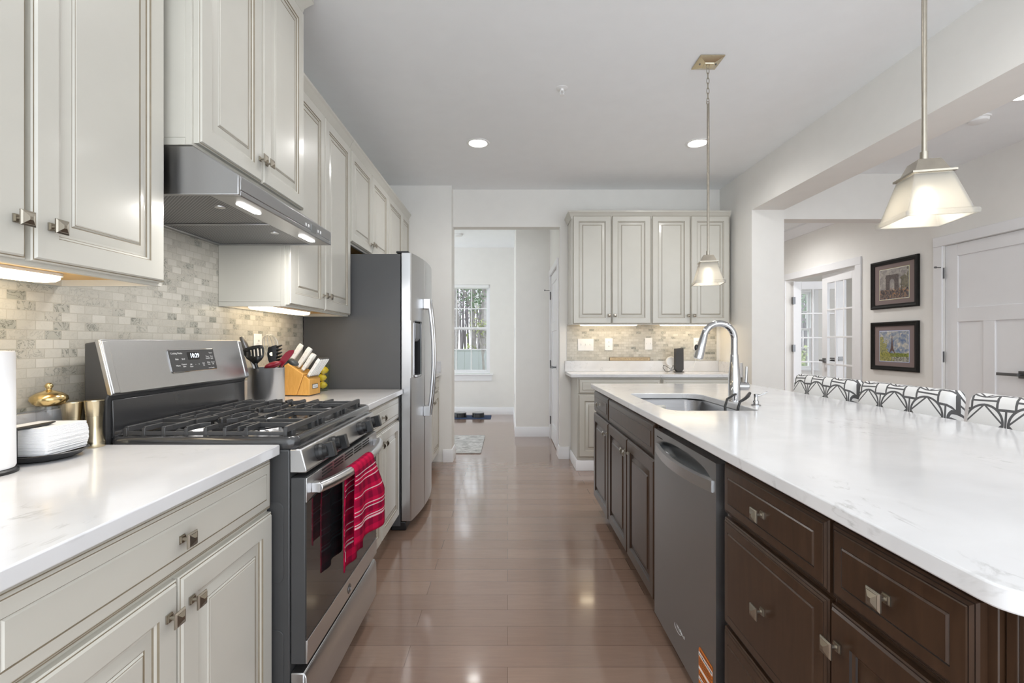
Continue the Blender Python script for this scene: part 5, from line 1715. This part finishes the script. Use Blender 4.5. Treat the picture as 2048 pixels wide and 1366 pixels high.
# ================================================================== pictures on the far right wall
def make_painting(kind):
    m, nt, bs = new_mat('painted_scene_' + kind)
    v = coords(nt)
    x, y, z = xyz(nt)
    n1 = noise(nt, v, 22.0, 5.0, 1.0); n2 = noise(nt, v, 60.0, 4.0, 0.6); n3 = noise(nt, v, 13.0, 4.0, 1.2)
    if kind == 'boulevard':
        sky = ramp(nt, n1, ((0.3, srgb(120, 116, 116)), (0.7, srgb(186, 178, 170))))
        low = ramp(nt, n2, ((0.3, srgb(44, 40, 44)), (0.5, srgb(96, 84, 84)), (0.62, srgb(150, 120, 96)), (0.72, srgb(190, 130, 60))))
        col = mixc(nt, (z * 1.0 + E(nt, n3) * 0.05).lt(-0.035), sky, low)
        tree = (x + (E(nt, n3) - 0.5) * 0.30 - z * 0.25).gt(0.105) * z.gt(-0.06)
        col = mixc(nt, tree * 0.75, col, ramp(nt, n2, ((0.3, srgb(58, 56, 40)), (0.7, srgb(120, 112, 76)))))
    else:
        sky = ramp(nt, n1, ((0.3, srgb(84, 108, 150)), (0.5, srgb(150, 158, 170)), (0.7, srgb(222, 212, 190))))
        grass = ramp(nt, n2, ((0.3, srgb(70, 84, 34)), (0.7, srgb(150, 158, 60))))
        col = mixc(nt, (z + E(nt, n3) * 0.03).lt(-0.055), sky, grass)
        ground = ramp(nt, n2, ((0.3, srgb(60, 64, 50)), (0.5, srgb(140, 140, 128)), (0.7, srgb(200, 196, 180))))
        col = mixc(nt, (z + E(nt, n3) * 0.03).lt(-0.095), col, ground)
        tree = (x + (E(nt, n3) - 0.5) * 0.34 + z * 0.35).lt(-0.095) * z.lt(0.10)
        col = mixc(nt, tree * 0.85, col, ramp(nt, n2, ((0.3, srgb(90, 100, 40)), (0.7, srgb(190, 180, 90)))))
    nt.links.new(col, bs.inputs['Base Color'])
    bs.inputs['Roughness'].default_value = 0.4
    return m
M_frame = plain('black_picture_frame', (0.010, 0.009, 0.008), 0.5, var=0.1, spec=0.2)
M_mat = plain('mauve_mat_board', srgb(136, 120, 118), 0.85, var=0.02)
M_line_g = plain('olive_fillet', srgb(190, 184, 120), 0.6)
M_line_b = plain('blue_fillet', srgb(140, 160, 205), 0.6)
def picture(label, yc, zc_, kind):
    M = frame_M((XD, yc, zc_), RZR)
    t = thing('framed_picture', label, 'picture', group='framed pictures')
    t.matrix_basis = M; WM[t] = M
    w, h = 0.305, 0.258
    def rr_(i, y): return [(-w + i, y, -h + i), (w - i, y, -h + i), (w - i, y, h - i), (-w + i, y, h - i)]
    m = MB(M)
    R_ = [rr_(0, -0.002), rr_(0, -0.022), rr_(0.006, -0.028), rr_(0.018, -0.029), rr_(0.03, -0.022), rr_(0.044, -0.02), rr_(0.046, -0.012)]
    m.rings(R_, caps=False)
    m.add(R_[0], [(3, 2, 1, 0)])
    build('frame', m, M_frame, t, smooth=25)
    build('mat_board', MB(M).box(-w + 0.045, w - 0.045, -0.010, -0.003, -h + 0.045, h - 0.045), M_mat, t)
    pw, ph = 0.187, 0.158
    build('fillet', MB(M).box(-pw - 0.008, pw + 0.008, -0.0112, -0.0101, -ph - 0.008, ph + 0.008), M_line_g if kind == 'boulevard' else M_line_b, t)
    build('white_border', MB(M).box(-pw - 0.004, pw + 0.004, -0.0118, -0.0113, -ph - 0.004, ph + 0.004), M_paper, t)
    p = build('print', MB(M).box(-pw, pw, -0.0126, -0.0119, -ph, ph), make_painting(kind), t)
    m = MB(M)
    if kind == 'boulevard':
        # stone archway silhouette
        a0, a1, b0, b1 = -0.105, 0.062, -0.062, 0.098
        N = 10
        arch = [(-0.022 - 0.030 * cos(pi * i / N), 0.018 + 0.036 * sin(pi * i / N)) for i in range(N + 1)]
        m.prism([(a0, b0), (-0.052, b0)] + arch[:N // 2 + 1] + [(-0.022, b1), (a0, b1)], 'y', -0.0132, -0.0127)
        m.prism([(a1, b1), (-0.022, b1)] + arch[N // 2:] + [(0.008, b0), (a1, b0)], 'y', -0.0132, -0.0127)
        m.box(a0 - 0.006, a1 + 0.006, -0.0134, -0.0128, 0.066, 0.076)
        build('painted_arch', m, plain('painted_stone', srgb(92, 82, 80), 0.5, var=0.35, scale=60), p)
        m = MB(M)
        rr2 = random.Random(11)
        for i in range(26):
            x_, z_ = rr2.uniform(-0.17, 0.17), rr2.uniform(-0.125, -0.07)
            m.box(x_, x_ + rr2.uniform(0.003, 0.008), -0.0132, -0.0128, z_, z_ + rr2.uniform(0.008, 0.022))
        build('painted_figures', m, plain('painted_dark', srgb(48, 42, 44), 0.5, var=0.4, scale=90), p)
        m = MB(M)
        for i in range(10):
            x_, z_ = rr2.uniform(-0.05, 0.16), rr2.uniform(-0.12, -0.05)
            m.box(x_, x_ + 0.006, -0.0134, -0.0128, z_, z_ + 0.006)
        build('painted_lights', m, plain('painted_amber', srgb(214, 140, 60), 0.5), p)
        m = MB(M).box(0.100, 0.105, -0.0132, -0.0128, -0.11, 0.05)
        build('painted_trunk', m, plain('painted_bark', srgb(60, 54, 40), 0.5), p)
    else:
        # lattice tower silhouette
        L_, R__ = [], []
        for z_, hw in ((-0.075, 0.040), (-0.06, 0.032), (-0.045, 0.026), (-0.01, 0.014), (0.03, 0.0085), (0.07, 0.0045), (0.105, 0.003), (0.118, 0.001)):
            L_.append((-0.022 - hw, z_)); R__.append((-0.022 + hw, z_))
        m.prism([(-0.062, -0.075), (-0.048, -0.075), (-0.040, -0.055), (-0.022, -0.046), (-0.004, -0.055), (0.004, -0.075)] + R__ + L_[::-1][:-1], 'y', -0.0132, -0.0127)
        m.box(-0.05, 0.006, -0.0134, -0.0128, -0.043, -0.038).box(-0.038, -0.006, -0.0134, -0.0128, -0.008, -0.003)
        build('painted_tower', m, plain('painted_iron', srgb(96, 72, 66), 0.5, var=0.2, scale=90), p)
    return t
picture('upper framed picture of a stone arch on a grey rainy boulevard', 4.985, 1.832, 'boulevard')
picture('lower framed picture of an iron tower under a cloudy blue sky', 4.985, 1.174, 'tower')

# ================================================================== stools
def make_trellis():
    m, nt, bs = new_mat('trellis_fabric')
    x, y, z = xyz(nt)
    px = 0.172
    u0 = (y - x * 0.45) * (1 / px) + 0.41
    v0 = (z + x * 0.9) * (1 / 0.20) + 0.08
    u = u0.fract() - 0.5; v = v0.fract() - 0.5
    w = 0.028
    r = (u * u + v * v * 1.25).sqrt()
    ring = (r - 0.44).abs().lt(w)
    dia = ((u.abs() + v.abs() * 1.1) - 0.44).abs().lt(w)
    u2 = (u0 + 0.5).fract() - 0.5; v2 = (v0 + 0.5).fract() - 0.5
    sq = u2.abs().max(v2.abs() * 1.0)
    box = (sq - 0.20).abs().lt(w)
    inside = sq.lt(0.20)
    hl = v2.abs().lt(w * 0.9) * sq.gt(0.2)
    vl = u2.abs().lt(w * 0.9) * sq.gt(0.2)
    g = ring.max(dia) * (1.0 - inside)
    mask = g.max(box).max(hl).max(vl)
    wv = noise(nt, coords(nt), 500.0, 2.0)
    nt.links.new(mixc(nt, mask, srgb(236, 236, 236), srgb(92, 92, 94)), bs.inputs['Base Color'])
    bs.inputs['Roughness'].default_value = 0.9
    bump(nt, bs, wv, 0.2, 0.001)
    return m
M_trellis = make_trellis()
def stool(label, loc):
    t = thing('counter_stool', label, 'stool', loc, group='patterned counter stools')
    M = WM[t]
    hw = 0.262
    # upholstered back: slightly curved across, leaning away from the island (+x)
    def sec(y, k):
        b = 0.018 * (1 - (y / hw) ** 2)
        x0 = 0.0 - b; th = 0.085
        lean = 0.05
        P = []
        prof = [(0.0, 0.60), (0.004, 0.98), (0.012, 1.000), (0.028, 1.010), (0.058, 1.010), (0.074, 1.000), (0.082, 0.98), (0.085, 0.60)]
        for dx, z in prof:
            zz = 0.60 + (z - 0.60) * (1 if k == 1 else 1) - (0.018 if k < 1 and z > 0.9 else 0)
            P.append((x0 + (dx if k == 1 else 0.012 + dx * 0.72) + lean * (zz - 0.60) / 0.41 - 0.05, y, zz))
        return P
    ys = [(-hw, 0), (-hw + 0.012, 1)] + [(-hw + 0.03 + (2 * hw - 0.06) * i / 10, 1) for i in range(11)] + [(hw - 0.012, 1), (hw, 0)]
    build('backrest', MB(M).rings([sec(y, k) for y, k in ys]), M_trellis, t, bevel=0.006, smooth=60)
    m = MB(M).prism(rrect(-0.44, 0.03, -0.25, 0.25, 0.05, 6), 'z', 0.555, 0.635)
    build('seat', m, M_trellis, t, bevel=0.02, smooth=60)
    for sx, sy in ((-0.40, -0.21), (-0.40, 0.21), (0.01, -0.21), (0.01, 0.21)):
        build('leg', MB(M).rings([[(sx + a * 0.021 + k * (0.02 if sx > -0.1 else -0.01), sy + b * 0.021, z) for a, b in ((-1, -1), (1, -1), (1, 1), (-1, 1))] for z, k in ((0.0005, 1), (0.554, 0))]), M_wood_in, t, bevel=0.003)
    m = MB(M).box(-0.40, 0.02, -0.222, -0.20, 0.20, 0.235).box(-0.40, 0.02, 0.20, 0.222, 0.20, 0.235).box(-0.41, -0.388, -0.2, 0.2, 0.20, 0.235)
    build('stretcher', m, M_wood_in, t, bevel=0.002)
    return t
s0 = stool('patterned counter stool farthest from the camera, in front of the glazed doors', (1.875, 2.845, 0))
dup(s0, (1.875, 2.272, 0), 'middle patterned counter stool, below the two framed pictures')
dup(s0, (1.875, 1.675, 0), 'patterned counter stool nearest the camera, cut by the right edge')

# ================================================================== floor things
def make_rug():
    m, nt, bs = new_mat('mottled_grey_rug')
    f = noise(nt, coords(nt), 9.0, 6.0, 1.5, 0.65, stretch=(1, 2.2, 1))
    nt.links.new(ramp(nt, f, ((0.35, srgb(146, 145, 143)), (0.5, srgb(192, 191, 189)), (0.65, srgb(222, 221, 219)))), bs.inputs['Base Color'])
    bs.inputs['Roughness'].default_value = 0.95
    bump(nt, bs, noise(nt, coords(nt), 250.0), 0.5, 0.003)
    return m
t = thing('rug', 'mottled grey rug on the floor just past the doorway', 'rug', (-0.62, 5.67, 0))
build('pile', MB().prism(rrect(-1.0, -0.29, 5.18, 6.16, 0.02), 'z', 0.0005, 0.012), make_rug(), t, bevel=0.004)
t = thing('bowl_mat', 'navy mat under two pet bowls below the far window', 'mat', (-0.65, 7.68, 0))
build('sheet', MB().prism(rrect(-1.02, -0.265, 7.50, 7.88, 0.02), 'z', 0.0005, 0.006), M_navy, t)
def bowl(label, x, y):
    t = thing('pet_bowl', label, 'pet bowl', (x, y, 0.006), group='pet bowls')
    c = (x, y, 0)
    build('outer_shell', MB().lathe([(0.085, 0.0065), (0.10, 0.010), (0.094, 0.07), (0.098, 0.074), (0.001, 0.06)], c, 32), M_blk_pl, t, smooth=50)
    build('steel_insert', MB().lathe([(0.098, 0.0745), (0.100, 0.078), (0.094, 0.079), (0.080, 0.066), (0.001, 0.062)], c, 32), M_steel, t, smooth=50)
bowl('left black pet bowl on the navy mat', -0.765, 7.70)
bowl('right black pet bowl on the navy mat', -0.475, 7.70)

# ================================================================== outdoors
M_grass = plain('lawn', srgb(92, 116, 58), 0.95, var=0.25, scale=3.0)
M_bark = plain('grey_bark', srgb(140, 133, 134), 0.95, var=0.25, scale=6.0)
M_bark2 = plain('dark_bark', srgb(134, 127, 127), 0.95, var=0.25, scale=6.0)
M_leaf = plain('spring_leaf', srgb(146, 154, 100), 0.8, var=0.25, scale=12.0)
M_pine = plain('pine_needles', srgb(104, 122, 98), 0.9, var=0.3, scale=9.0)
M_fence = plain('pale_blue_vinyl', srgb(150, 152, 156), 0.6, var=0.03)
M_woods = plain('distant_woods', srgb(138, 130, 136), 1.0, var=0.3, scale=1.5)
f = MB().box(-60, 70, 9.2, 90, -0.3, -0.08)
struct('ground', f, M_grass)
t = thing('fence', 'pale blue-grey vinyl fence outside the far window', 'fence', (0, 20, -0.08))
m = MB()
for i in range(60):
    x = -9 + i * 0.30
    m.box(x, x + 0.294, 19.98, 20.02, -0.08, 0.86)
build('boards', m, M_fence, t)
build('top_rail', MB().box(-9, 9, 19.96, 20.04, 0.861, 0.93), M_fence, t)
rr = random.Random(21)
def branch(m, p, d, L, r, lv, tips):
    q = p + d * L
    mid = p + d * L * 0.5 + Vector((rr.uniform(-1, 1), rr.uniform(-1, 1), 0)) * L * 0.05
    m.tube([p, mid, q], [r, r * 0.85, r * 0.65], 5)
    if lv == 0:
        tips.append(q); return
    n = rr.choice((2, 3))
    for i in range(n):
        ax = Vector((rr.uniform(-1, 1), rr.uniform(-1, 1), rr.uniform(0.2, 0.9))).normalized()
        branch(m, p + (q - p) * rr.uniform(0.55, 1.0), (d * 0.75 + ax * 0.7).normalized(), L * rr.uniform(0.55, 0.75), r * 0.55, lv - 1, tips)
    if lv > 1:
        branch(m, q, (d + Vector((rr.uniform(-.2, .2), rr.uniform(-.2, .2), 0.2))).normalized(), L * 0.7, r * 0.6, lv - 1, tips)
def leaves(m, tips, n, spread, s):
    for tp in tips:
        for i in range(n):
            c = tp + Vector((rr.gauss(0, spread), rr.gauss(0, spread), rr.gauss(0, spread)))
            a = Vector((rr.uniform(-1, 1), rr.uniform(-1, 1), rr.uniform(-1, 1))).normalized() * s
            b = a.cross(Vector((rr.uniform(-1, 1), rr.uniform(-1, 1), rr.uniform(-1, 1)))).normalized() * s * 0.7
            m.add([c - a, c + b, c + a, c - b], [(0, 1, 2, 3)])
def tree(name, label, x, y, h, r, lv, leaf=None, n=3, spread=0.2, s=0.08, bark=None, group=None):
    t = thing(name, label, 'tree', (x, y, -0.08), group=group)
    m = MB(); tips = []
    branch(m, Vector((x, y, -0.08)), Vector((rr.uniform(-.05, .05), 0, 1)).normalized(), h * 0.42, r, lv, tips)
    build('trunk', m, bark or M_bark, t)
    if leaf:
        m = MB(); leaves(m, tips, n, spread, s); build('foliage', m, leaf, t, smooth=0)
tree('garden_tree', 'small spreading tree with fresh leaves in front of the pale fence', -0.78, 15.5, 2.1, 0.055, 4, M_leaf, 2, 0.10, 0.035, M_bark2)
labels_b = ('bare tree left in the far hall window', 'bare tree near the middle of the far hall window', 'bare tree right of the middle in the far hall window', 'bare tree seen through the left glazed door', 'tall bare tree farther right behind the study window')
for lb, x, y in zip(labels_b, (-3.6, -2.6, -1.7, 16.5, 19.0), (25, 23, 26, 26, 29)):
    tree('bare_tree', lb, x, y, 11, 0.16, 4, bark=M_bark2, group='bare trees behind the fence')
def pine(label, x, y, h):
    t = thing('pine_tree', label, 'tree', (x, y, -0.08), group='pines behind the fence')
    build('trunk', MB().tube([(x, y, -0.08), (x + 0.1, y, h * 0.5), (x, y, h)], [0.2, 0.14, 0.03], 8), M_bark2, t)
    m = MB(); tips = []
    for i in range(90):
        z = h * rr.uniform(0.30, 1.0); a = rr.uniform(0, 2 * pi); rad = (1.05 - z / h) * 2.4 * rr.uniform(0.3, 1.0)
        tips.append(Vector((x + rad * cos(a), y + rad * sin(a), z)))
    leaves(m, tips, 26, 0.30, 0.075)
    build('needles', m, M_pine, t, smooth=0)
pine('pine tree in the right half of the far hall window', -1.25, 24.5, 10)
pine('pine tree in the left half of the far hall window', -4.4, 28, 9)
pine('pine tree seen through the study window', 13.6, 24, 8)
# dense leafless woodland far behind: uncountable
m = MB()
for i in range(760):
    x = rr.uniform(-14, 32); y = rr.uniform(30, 44); h = rr.uniform(5.5, 9.5)
    r = rr.uniform(0.03, 0.09); dx = rr.uniform(-.5, .5)
    m.tube([(x, y, -0.08), (x + dx * 0.4, y, h * 0.5), (x + dx, y, h)], [r, r * 0.8, r * 0.25], 5)
    for k in range(7):
        z = h * rr.uniform(0.35, 0.95); a = rr.uniform(0, 2 * pi); l = rr.uniform(0.6, 1.8)
        p = Vector((x + dx * z / h, y, z))
        m.tube([p, p + Vector((cos(a) * l * 0.6, sin(a) * l * 0.6, l * 0.8))], [r * 0.4, r * 0.12], 4)
o = build('bare_woodland', m, M_woods, smooth=0)
o['kind'] = 'stuff'; o['label'] = 'grey leafless woodland beyond the fence'; o['category'] = 'woods'
m = MB()
for i in range(220):
    x = rr.uniform(-14, 32); y = rr.uniform(21.5, 30); s = rr.uniform(0.3, 0.9)
    for k in range(26):
        c = Vector((x + rr.gauss(0, s * 0.5), y + rr.gauss(0, s * 0.5), abs(rr.gauss(0, s * 0.8))))
        a = Vector((rr.uniform(-1, 1), rr.uniform(-1, 1), rr.uniform(-1, 1))).normalized() * 0.12
        b = a.cross(Vector((rr.uniform(-1, 1), rr.uniform(-1, 1), rr.uniform(-1, 1)))).normalized() * 0.09
        m.add([c - a, c + b, c + a, c - b], [(0, 1, 2, 3)])
o = build('underbrush', m, M_leaf, smooth=0)
o['kind'] = 'stuff'; o['label'] = 'low green underbrush in front of the leafless woodland'; o['category'] = 'bushes'
